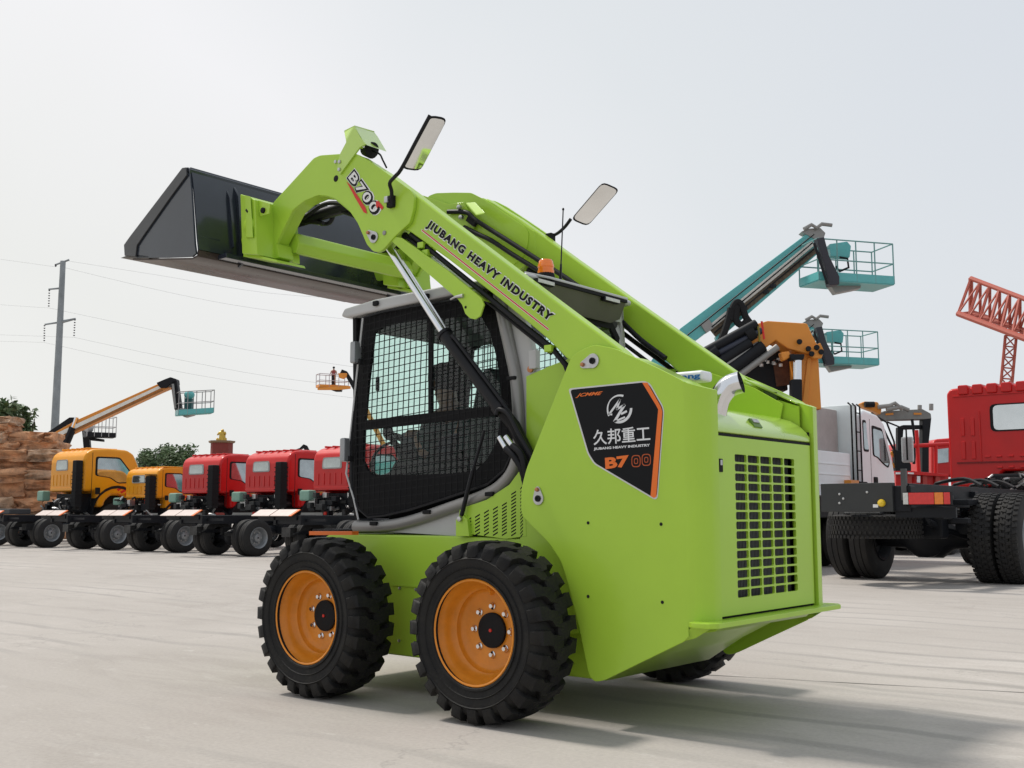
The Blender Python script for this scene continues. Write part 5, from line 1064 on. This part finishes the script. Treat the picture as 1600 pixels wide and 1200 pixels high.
for pts in ([(1418, 697), (1484, 694)], [(1462, 694), (1462, 742)], [(1432, 672), (1436, 742)]): ln('red_rail', pts, 26.9, .05, RED, DB)
g_ = ground_under(1440, 28); MB().box(g_ + Vector((0, 0, .8)), (2.4, 5, .5)).build('bed_frame', FRAME, DB)
for b in (-1.2, 1.2): tyre_mb(g_ + Vector((1, b, .5)), .5, .3).build('wheel', TYREOLD, DB); tyre_mb(g_ + Vector((-1, b, .5)), .5, .3).build('wheel', TYREOLD, DB)

# red gantry crane, far right
DGn = 62
GN = root('gantry_crane', ground_under(1580, DGn), 'tall red lattice gantry crane at the right edge', 'crane')
GR = mat('gantry_red', (.42, .10, .07), .6, var=.2)  # paler red stands in for distance haze on the far lattice
def gb(a, b, r=.09, n=5): MB().tube([a, b], r, n).build('lattice_bar', GR, GN)
U0 = PD(1517, 435, DGn); U1 = PD(1700, 505, DGn - 8); A0, A1 = PD(1497, 489, DGn - 1.2), PD(1700, 560, DGn - 9.2); B0, B1 = PD(1517, 488, DGn + 1.5), PD(1700, 552, DGn - 6.5)
A0, A1 = PD(1497, 490, DGn - .5), PD(1700, 566, DGn - 8.5); 
NB = 11
for P0, P1, r in ((U0, U1, .14), (A0, A1, .17), (B0, B1, .17)): MB().tube([P0, P1], r, 8).build('chord', GR, GN)
for k in range(NB + 1):
    t = k / NB; u, a, b = U0.lerp(U1, t), A0.lerp(A1, t), B0.lerp(B1, t)
    gb(u, a, .09); gb(u, b, .14 if k == 0 else .09); gb(a, b, .07)
    if k < NB:
        t2 = (k + 1) / NB; u2, a2, b2 = U0.lerp(U1, t2), A0.lerp(A1, t2), B0.lerp(B1, t2); gb(a, u2, .06); gb(b, u2, .06); gb(a, b2, .05)
lt = [PD(1571, 524, DGn - 3), PD(1588, 526, DGn - 3), PD(1571, 524, DGn - 1.6), PD(1588, 526, DGn - 1.6)]
lb_ = [PD(1558, 660, DGn - 3), PD(1576, 660, DGn - 3), PD(1558, 660, DGn - 1.6), PD(1576, 660, DGn - 1.6)]
for p in lb_: 
    pass
def dn(p, q): d = (q - p); t = (0 - p.z) / d.z; return p + d * t
lb_ = [dn(a, b) for a, b in zip(lt, lb_)]
for a, b in zip(lt, lb_): MB().tube([a, b], .08, 6).build('leg_post', GR, GN)
for k in range(18):
    t, t2 = k / 18, (k + 1) / 18
    q1 = [a.lerp(b, t) for a, b in zip(lt, lb_)]; q2 = [a.lerp(b, t2) for a, b in zip(lt, lb_)]
    for i, j in ((0, 1), (1, 3), (3, 2), (2, 0)): gb(q1[i], q1[j], .04, 4); gb(q1[i], q2[j], .04, 4)

# ---- left background: orange boom lift and others
DO = 46
OL = root('boom_lift', ground_under(60, DO), 'orange boom lift reaching over the yellow truck with a teal cage', 'boom lift')
part('boom', [(66, 686), (120, 656), (246, 600), (262, 596), (264, 606), (250, 612), (130, 668), (80, 692)], DO, .5, LORG, OL, .03)
part('boom_rail', [(90, 676), (250, 602), (254, 605), (94, 681)], DO - .05, .04, mat('boom_white', (.78, .76, .70), .5), OL, .004)
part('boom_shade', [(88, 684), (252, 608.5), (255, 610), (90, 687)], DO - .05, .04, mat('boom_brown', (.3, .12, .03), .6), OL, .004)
part('boom_head', [(244, 598), (258, 592), (266, 589), (275, 592), (276, 600), (266, 600), (260, 606), (250, 606)], DO - .1, .5, FRAME, OL, .03)
part('jib', [(266, 596), (276, 594), (282, 636), (282, 641), (272, 640)], DO - .1, .35, FRAME, OL, .03); ln('jib_rod', [(270, 600), (274, 638)], DO - .2, .05, GREYD, OL)
part('cage_mount', [(274, 636), (300, 640), (302, 648), (288, 652), (276, 644)], DO - .1, .4, GREYD, OL, .03)
MB().blob(PD(296, 617, DO), (.22, .22, .18), 12).build('console', TEAL, OL); part('console_stand', [(288, 622), (300, 622), (298, 645), (288, 642)], DO, .3, mat('dark_teal', (.02, .10, .10)), OL, .02)
cg = PD(304, 647, DO); basket(OL, cg, RT + Vector((0, 0, .12)) + _fw * .5, 1.45, .7, .95, TEAL, mat('rail_grey', (.3, .3, .3), .5), .018)
ln('lift_ram', [(114, 668), (98, 706), (92, 712)], DO, .16, FRAME, OL); ln('lift_ram_rod', [(120, 652), (112, 674)], DO, .09, CHROME, OL)
part('rear_boom', [(70, 678), (108, 652), (116, 652), (118, 658), (78, 684)], DO + 1, .4, FRAME, OL, .03)
lift_base(OL, ground_under(50, DO), LORG); MB().bar(PD(74, 686, DO), ground_under(50, DO) + Vector((0, 0, 2.3)), .4).build('lower_boom', LORG, OL)
WL = root('boom_lift', ground_under(140, DO + 8), 'boom lift whose small white cage hangs below the orange boom', 'boom lift')
basket(WL, PD(156, 683, DO + 6), RT + _fw * .6, 1.3, .8, .95, FRAME, mat('rail_white', (.5, .5, .5), .5), .02)
part('jib', [(134, 664), (140, 676), (146, 684), (160, 686), (160, 690), (140, 688), (130, 674)], DO + 6, .3, FRAME, WL, .02); MB().blob(PD(139, 668, DO + 6), (.3, .2, .3), 10).build('console', mat('console_white', (.5, .5, .5)), WL)
lift_base(WL, ground_under(140, DO + 8), FRAME); MB().bar(PD(134, 668, DO + 6.2), ground_under(140, DO + 8) + Vector((0, 0, 2.3)), .3).build('lower_boom', FRAME, WL)
# far cage with a worker
DS = 92
SL = root('boom_lift', ground_under(590, DS), 'far orange boom lift with a worker in its cage left of the loader cab', 'boom lift')
basket(SL, PD(519, 606, DS), RT + _fw * .5, 2.5, 1.0, 1.1, LORG, mat('rail_pale', (.45, .4, .42), .5), .03, 4)
part('cage_floor_edge', [(496, 605), (512, 605), (530, 604), (547, 603), (547, 607), (530, 609), (496, 609)], DS - .9, .3, LORG, SL, .02); part('cage_mount', [(514, 608), (534, 608), (533, 611.5), (524, 611.5)], DS - .7, .5, FRAME, SL, .02)
part('jib', [(530, 585), (534, 577), (542, 580), (552, 596), (570, 630), (564, 632), (548, 602), (540, 588)], DS, .4, FRAME, SL, .03); part('jib_block', [(528, 583), (542, 583), (541, 589), (536, 592), (530, 590)], DS - .3, .3, LORG, SL, .03)
MB().bar(PD(566, 628, DS), ground_under(640, DS) + Vector((0, 0, 2.3)), .4).build('boom', LORG, SL); lift_base(SL, ground_under(640, DS), LORG)
# the worker: one skinned body
def skinned(name, verts, edges, rad, m, parent=None, loc=None, sub=1):
    me = bpy.data.meshes.new(name); me.from_pydata(verts, edges, []); o = bpy.data.objects.new(name, me); COL.objects.link(o)
    md = o.modifiers.new('skin', 'SKIN')
    for i, r in enumerate(rad): me.skin_vertices[0].data[i].radius = (r, r) if not isinstance(r, tuple) else r
    me.skin_vertices[0].data[0].use_root = True
    o.modifiers.new('sub', 'SUBSURF').levels = sub; o.modifiers['sub'].render_levels = sub; me.materials.append(m)
    dg = bpy.context.evaluated_depsgraph_get(); m2 = bpy.data.meshes.new_from_object(o.evaluated_get(dg)); bpy.data.objects.remove(o)
    o = bpy.data.objects.new(name, m2); COL.objects.link(o)
    for p in m2.polygons: p.use_smooth = True
    attach(o, Vector(loc if loc is not None else (0, 0, 0)), None)
    if parent: o.parent = parent; o.location = Vector(loc) - WORG[parent.name]
    return o
feet = PD(521, 605.5, DS)
PV = [(0, 0, .95), (0, 0, 1.15), (0, 0, 1.38), (0, 0, 1.5), (0, .0, 1.62), (-.10, 0, .9), (-.11, .02, .5), (-.12, 0, .08), (-.12, -.12, .04), (.10, 0, .9), (.12, -.03, .5), (.14, 0, .08), (.14, -.12, .04), (-.19, 0, 1.40), (-.27, -.06, 1.15), (-.18, -.24, 1.05), (.19, 0, 1.40), (.27, -.08, 1.15), (.16, -.24, 1.06)]
PE = [(0, 1), (1, 2), (2, 3), (3, 4), (0, 5), (5, 6), (6, 7), (7, 8), (0, 9), (9, 10), (10, 11), (11, 12), (2, 13), (13, 14), (14, 15), (2, 16), (16, 17), (17, 18)]
PR = [.13, .125, .14, .055, .1, .09, .065, .05, .045, .09, .065, .05, .045, .065, .045, .035, .065, .045, .035]
pm = mat('work_clothes', (.30, .06, .06), .8); 
man = skinned('person', PV, PE, PR, mat('skin', (.4, .22, .15), .6), None, feet); tag(man, 'person in a red top standing in the far orange lift cage', 'person')
man.rotation_euler = (0, 0, pi * .25)
MB().prism([feet + Vector((.17 * cos(a), .13 * sin(a), 1.0)) for a in [2 * pi * k / 14 for k in range(14)]], (0, 0, .46)).build('shirt', pm, man, bevel=.06, seg=3)
for s in (-1, 1): MB().tube([feet + Vector((s * .08, s * .08, .06)), feet + Vector((s * .08, s * .08, .55)), feet + Vector((s * .06, s * .06, 1.0))], [.08, .09, .12], 12).build('trouser_leg', mat('dark_trousers', (.02, .02, .03), .8), man)
MB().blob(feet + Vector((0, 0, 1.70)), (.105, .115, .10), 12).build('hair', BLACKM, man)

# the operator in the loader's cab
hd = PY(693, 600, .84); P0 = Vector((-.86, .84, 1.36)); nk = hd + Vector((.05, 0, -.15)); rel = lambda v: tuple(Vector(v) - P0)
OV = [(0, 0, 0), rel(P0.lerp(nk, .45) + Vector((.03, 0, 0))), rel(nk + Vector((.04, 0, -.10))), rel(nk), rel(hd), (-.05, .11, -.02), (-.38, .13, .04), (-.42, .13, -.34), (-.54, .13, -.38), (-.05, -.11, -.02), (-.38, -.13, .04), (-.42, -.13, -.34), (-.54, -.13, -.38),
      rel(nk + Vector((.04, .18, -.10))), rel(nk + Vector((.03, .25, -.32))), (-.20, .27, .10), rel(nk + Vector((.04, -.18, -.10))), rel(nk + Vector((.03, -.25, -.32))), (-.20, -.27, .10)]
OE = [(0, 1), (1, 2), (2, 3), (3, 4), (0, 5), (5, 6), (6, 7), (7, 8), (0, 9), (9, 10), (10, 11), (11, 12), (2, 13), (13, 14), (14, 15), (2, 16), (16, 17), (17, 18)]
op = skinned('person', OV, OE, [.13, .13, .12, .05, .088, .09, .065, .05, .045, .09, .065, .05, .045, .07, .05, .035, .07, .05, .035], mat('skin_tan', (.22, .11, .075), .6), None, P0)
tag(op, 'person with dark hair in dark clothes sitting in the green loader cab', 'person')
CLO = mat('dark_clothes', (.02, .035, .035), .85, var=.3)
t1 = nk + Vector((.04, 0, -.08))
MB().lathe(P0 + Vector((0, 0, -.06)), (t1 - P0), [(0, .17), (.12, .18), ((t1 - P0).length * .7, .19), ((t1 - P0).length + .05, .16), ((t1 - P0).length + .09, .07)], 20).build('jacket', CLO, op)
for s_ in (-1, 1):
    MB().tube([nk + Vector((.04, s_ * .16, -.09)), nk + Vector((.03, s_ * .25, -.32)), P0 + Vector((-.14, s_ * .27, .09))], [.085, .068, .05], 12).build('sleeve', CLO, op)
    MB().tube([P0 + Vector((0, s_ * .10, -.02)), P0 + Vector((-.38, s_ * .13, .04)), P0 + Vector((-.42, s_ * .13, -.32))], [.12, .09, .07], 12).build('trouser_leg', mat('dark_trousers', (.02, .02, .03), .8), op)
    MB().blob(hd + Vector((-.0, s_ * .095, -.01)), (.02, .012, .03), 8).build('ear', mat('skin_tan', (.22, .11, .075), .6), op)
    for k in range(4): MB().tube([P0 + Vector((-.20, s_ * .27 + (k - 1.5) * .018, .10)), P0 + Vector((-.25, s_ * .27 + (k - 1.5) * .02, .10)), P0 + Vector((-.27, s_ * .27 + (k - 1.5) * .018, .07))], [.010, .009, .008], 6).build('finger', mat('skin_tan', (.22, .11, .075), .6), op)
MB().blob(hd + Vector((.015, 0, .035)), (.112, .10, .098), 16, .06, 3).build('hair', BLACKM, op)
MB().blob(hd + Vector((-.10, 0, -.02)), (.022, .014, .024), 8).build('nose', mat('skin_tan', (.22, .11, .075), .6), op)

# power pole and its lines
DP = 125
PPo = root('power_pole', ground_under(90, DP), 'tall grey steel power pole with three crossarms', 'power pole')
GALV = mat('galvanised', (.27, .29, .30), .5, metal=.3, var=.3, scale=.6)  # grey lifted to stand in for haze at this distance
pt, pbm = PD(98.5, 408, DP), ground_under(90, DP); MB().tube([Vector((pt.x, pt.y, 0)), pt], [.52, .30], 12).build('mast', GALV, PPo)
for (a, b, c, d) in ((86, 414, 108, 406), (76, 452, 97, 450), (70, 507, 96, 503), (96, 503, 118, 498)):
    MB().tube([PD(a, b, DP), PD(c, d, DP)], [.10 if a < 90 or a > 200 else .2, .12], 8).build('crossarm', GALV, PPo)
for (a, b, c, d) in ((87, 414, 87, 417), (77, 453, 76, 481), (69.5, 508, 69, 535), (117, 499, 115.5, 527)):
    n_ = 7
    for k in range(n_): MB().lathe(PD(a + (c - a) * k / n_, b + (d - b) * (k + .5) / n_, DP), (0, 0, 1), [(0, .06), (.1, .12), (.14, .05)], 8).build('insulator', mat('insulator_dark', (.09, .09, .10), .5), PPo)
WIRE = mat('wire_grey', (.42, .43, .44), .6, metal=.3)  # wire colour lightened, painting the fade of distance haze
for nm, pts in (('highest overhead line leaving the pole to the right', [(108, 408), (260, 432), (420, 458), (600, 470)]), ('second overhead line right of the pole below the pole top', [(100, 418), (260, 456), (400, 482), (600, 505)]), ('overhead line crossing the middle of the mast to the right', [(76, 481), (260, 520), (420, 553), (600, 580)]), ('overhead line from the right lower insulator', [(115.5, 527), (260, 558), (420, 588), (600, 610)]), ('lowest overhead line from the left lower insulator', [(69, 535), (260, 577), (420, 604), (600, 628)]),
                ('topmost overhead line running off the left edge', [(-60, 398), (0, 405), (87, 417)]), ('overhead line off the left edge at the middle arm', [(-60, 469), (0, 476), (76, 481)]), ('overhead line off the left edge toward the right lower insulator', [(-60, 520), (0, 523), (115.5, 527)]), ('lowest overhead line off the left edge', [(-60, 531), (0, 533), (69, 535)])):
    tag(MB().tube(bez([PD(a, b, DP) for a, b in pts], 4), .014, 5).build('power_line', WIRE), nm, 'power line', 'overhead power lines')

# red hexagonal pedestal with a golden statue
DH = 60
PH = root('statue_pedestal', ground_under(346, DH), 'dark red pedestal tower behind the first red truck, carrying a gold figure', 'pedestal')
hc_ = PD(346, 715, DH); zt2 = PD(346, 689, DH).z
PRED = mat('pedestal_red', (.20, .035, .028), .7, var=.15)
MB().lathe((hc_.x, hc_.y, 0), (0, 0, 1), [(0, .62), (zt2 - .12, .60)], 8).build('shaft', PRED, PH, smooth=False); MB().lathe((hc_.x, hc_.y, zt2 - .12), (0, 0, 1), [(0, .66), (.05, .72), (.12, .72)], 8).build('cap', mat('pedestal_cap', (.22, .14, .08), .6), PH, smooth=False)
GOLD = mat('gold', (.55, .36, .07), .35, metal=.7, var=.3, scale=8)
gc = Vector((hc_.x, hc_.y, zt2))
st_ = skinned('statue', [(0, 0, .0), (.0, 0, .16), (0, 0, .36), (.02, 0, .52), (.02, 0, .66), (-.2, -.1, .02), (-.26, -.1, .16), (.18, -.1, .02), (.24, -.08, .18), (-.16, 0, .46), (-.24, -.1, .30), (.16, 0, .46), (.22, -.12, .34), (.12, -.1, .5)],
              [(0, 1), (1, 2), (2, 3), (3, 4), (0, 5), (5, 6), (0, 7), (7, 8), (2, 9), (9, 10), (2, 11), (11, 12), (12, 13)], [.2, .17, .14, .09, .10, .09, .06, .09, .06, .07, .05, .07, .05, .04], GOLD, None, gc)
tag(st_, 'small golden statue sitting on the dark red pedestal', 'statue'); st_.rotation_euler = (0, 0, radians(40))

# rocks
ROCK = mat('pile_rock', (.60, .32, .17), .85, var=.5, scale=2.6, bump=.9, bscale=7, col2=(.16, .09, .06))
ROCK2 = mat('pile_rock_grey', (.52, .34, .22), .85, var=.5, scale=2.3, bump=.9, bscale=6, col2=(.09, .07, .055))
DR = 39
RP = root('rock_pile', ground_under(40, DR), 'stacked pile of flat orange brown rocks at the left edge', 'rock pile')
def rock(x0, y0, x1, y1, D, k):
    a, b = PD(x0, y1, D), PD(x1, y0, D); c = (a + b) / 2; w = abs((b - a).dot(RT)); h = abs(b.z - a.z); r_ = random.Random(k)
    bm = bmesh.new(); bmesh.ops.create_cube(bm, size=1); bmesh.ops.subdivide_edges(bm, edges=bm.edges, cuts=3, use_grid_fill=True)
    lens_ = 1.1
    for v in bm.verts:
        q_ = Vector(v.co); rr = q_.length; q_ = q_ * (.78 + .22 * (.5 / max(rr, .3)) ** .8) if rr > .5 else q_
        n1 = sin(q_.x * 5 + k) * .05 + sin(q_.z * 9 + k * 2) * .04; q_ += Vector((r_.uniform(-.06, .06), r_.uniform(-.12, .12) + n1, r_.uniform(-.10, .10)))
        v.co = RT * q_.x * w * 1.08 + _fw * q_.y * lens_ + Vector((0, 0, 1)) * q_.z * h * 1.14
    me = bpy.data.meshes.new('rock'); bm.to_mesh(me); bm.free(); me.materials.append(ROCK if k % 4 else ROCK2)
    o = bpy.data.objects.new('rock', me); COL.objects.link(o); bv = o.modifiers.new('bevel', 'BEVEL'); bv.width = .03; bv.limit_method = 'ANGLE'; attach(o, c + _fw * .4, RP)
k = 0
for (y0, y1, xs) in ((651, 664, (-30, 17)), (663, 677, (-34, 15)), (676, 692, (4, 68)), (677, 691, (64, 86)), (676, 692, (-30, 8)), (690, 709, (-30, 31)), (690, 706, (28, 90)), (703, 720, (-30, 44, 93)), (716, 738, (44, 94)), (718, 735, (-30, 50)), (733, 753, (-30, 42)), (736, 749, (42, 101)), (750, 781, (-30, 42)), (748, 764, (40, 98)), (761, 780, (30, 101)), (778, 798, (-40, 22, 70, 100)), (796, 822, (-40, 34, 100)), (820, 842, (-40, 20, 96))):
    for a, b in zip(xs, xs[1:]): rock(a, y0, b, y1, DR + rnd.uniform(-.2, .3), k); k += 1

GAP_DARK = mat('gap_shade_backing', (.06, .04, .03), .95, var=.4, scale=3, bump=.5)  # dark blocks added behind the rocks to paint shade in their gaps
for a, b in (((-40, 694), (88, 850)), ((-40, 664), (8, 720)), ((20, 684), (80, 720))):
    p, q_ = PD(a[0], b[1], DR + .75), PD(b[0], a[1], DR + .75); MB().box((p + q_) / 2 + _fw * .2, (abs((q_ - p).dot(RT)), .5, abs(q_.z - p.z)), (RT, _fw, Vector((0, 0, 1)))).build('gap_shade_backing', GAP_DARK, RP, bevel=.1)
# trees
LEAF = [mat('leaf_mid', (.10, .16, .065), .6, var=.3), mat('leaf_dark', (.065, .105, .045), .6, var=.3), mat('leaf_pale', (.14, .19, .10), .6, var=.3)]
BARK = mat('bark', (.09, .07, .055), .9, var=.4)
def tree(name, label, x, D, ytop, w, n, seed, cat='tree', leaf=.16, mats_=(0, 1), shape=1.0, low=.35, group='trees behind the trucks'):
    g = ground_under(x, D); top = PD(x, ytop, D).z; r_ = random.Random(seed); t = root(name, g, label, cat, group)
    MB().tube([g, g + Vector((.1, 0, top * .4)), g + Vector((-.05, .1, top * .8))], [.16, .12, .04], 8).build('trunk', BARK, t)
    cl = [(r_.uniform(-.5, .5) * w, r_.uniform(-.4, .4) * w, top * (low + (1 - low) * r_.random() ** .8)) for _ in range(34)]
    for c in cl[:7]: MB().tube([g + Vector((0, 0, top * .35)), g + Vector((c[0] * .5, c[1] * .5, c[2] * .75)), g + Vector((c[0] * .9, c[1] * .9, c[2] * .94))], [.07, .045, .015], 6).build('branch', BARK, t)
    for mi in mats_:
        mb = MB()
        for _ in range(n // len(mats_)):
            c = r_.choice(cl); s = .42 * w * shape; hf = max(.25, 1 - max(0, (c[2] / top - .7)) * 1.8)
            d = Vector((r_.gauss(0, 1), r_.gauss(0, 1), r_.gauss(0, 1))).normalized() * (r_.random() ** .4) * s * .55
            p = g + Vector((c[0] * hf, c[1] * hf, c[2] - .1 * w)) + d; p.z = min(p.z, top + r_.uniform(-.2, .25))
            u = Vector((r_.gauss(0, 1), r_.gauss(0, 1), r_.gauss(0, .6))).normalized(); v = u.cross(Vector((r_.gauss(0, 1), r_.gauss(0, 1), r_.gauss(0, 1)))).normalized()
            l = leaf * r_.uniform(.6, 1.3); mb.add([p - u * l, p + v * l * .4, p + u * l, p - v * l * .4], [(0, 1, 2, 3)])
        mb.build('crown', LEAF[mi], t, smooth=False, merge=0, kind='stuff')
tree('tree', 'dark leafy tree rising behind the rock pile at the left edge', -6, 40, 628, 1.7, 1900, 3, mats_=(0, 2), leaf=.17)
tree('tree', 'second leafy tree behind the rock pile, right of the darker one', 30, 41, 634, 1.1, 900, 5, mats_=(0, 2), leaf=.16)
for i, (x_, yt, w_, lab) in enumerate(((232, 706, 2.0, 'soft green willow just right of the tall yellow cab'), (258, 697, 2.2, 'middle and tallest of the willows behind the low yellow truck'), (285, 694, 2.0, 'soft green willow nearest the first red cab'), (92, 708, 2.4, 'dark shrub peeking between the rock pile and the tall yellow cab'), (318, 712, 1.6, 'low willow partly hidden by the first red cab'))):
    tree('tree', lab, x_, 72, yt, w_, 3000, 11 + i, mats_=(0, 2), leaf=.14, shape=1.2)
# low wall closing the yard far behind
wl = MB().prism([ground_under(-300, 110), ground_under(2300, 110), ground_under(2300, 110.5), ground_under(-300, 110.5)], (0, 0, 1.9)); tag(wl.build('boundary_wall', mat('wall_grey', (.2, .2, .19), .8, var=.3, scale=.3)), 'long low grey wall far behind the parked trucks', 'wall')
MB_ = part('far_tip', [(450, 706), (468, 700), (474, 694), (479, 696), (485, 708), (478, 708), (474, 700), (462, 706)], 60, .3, FRAME, None, .02); tag(MB_, 'black crane tip peeking over the middle red truck cab', 'crane tip')
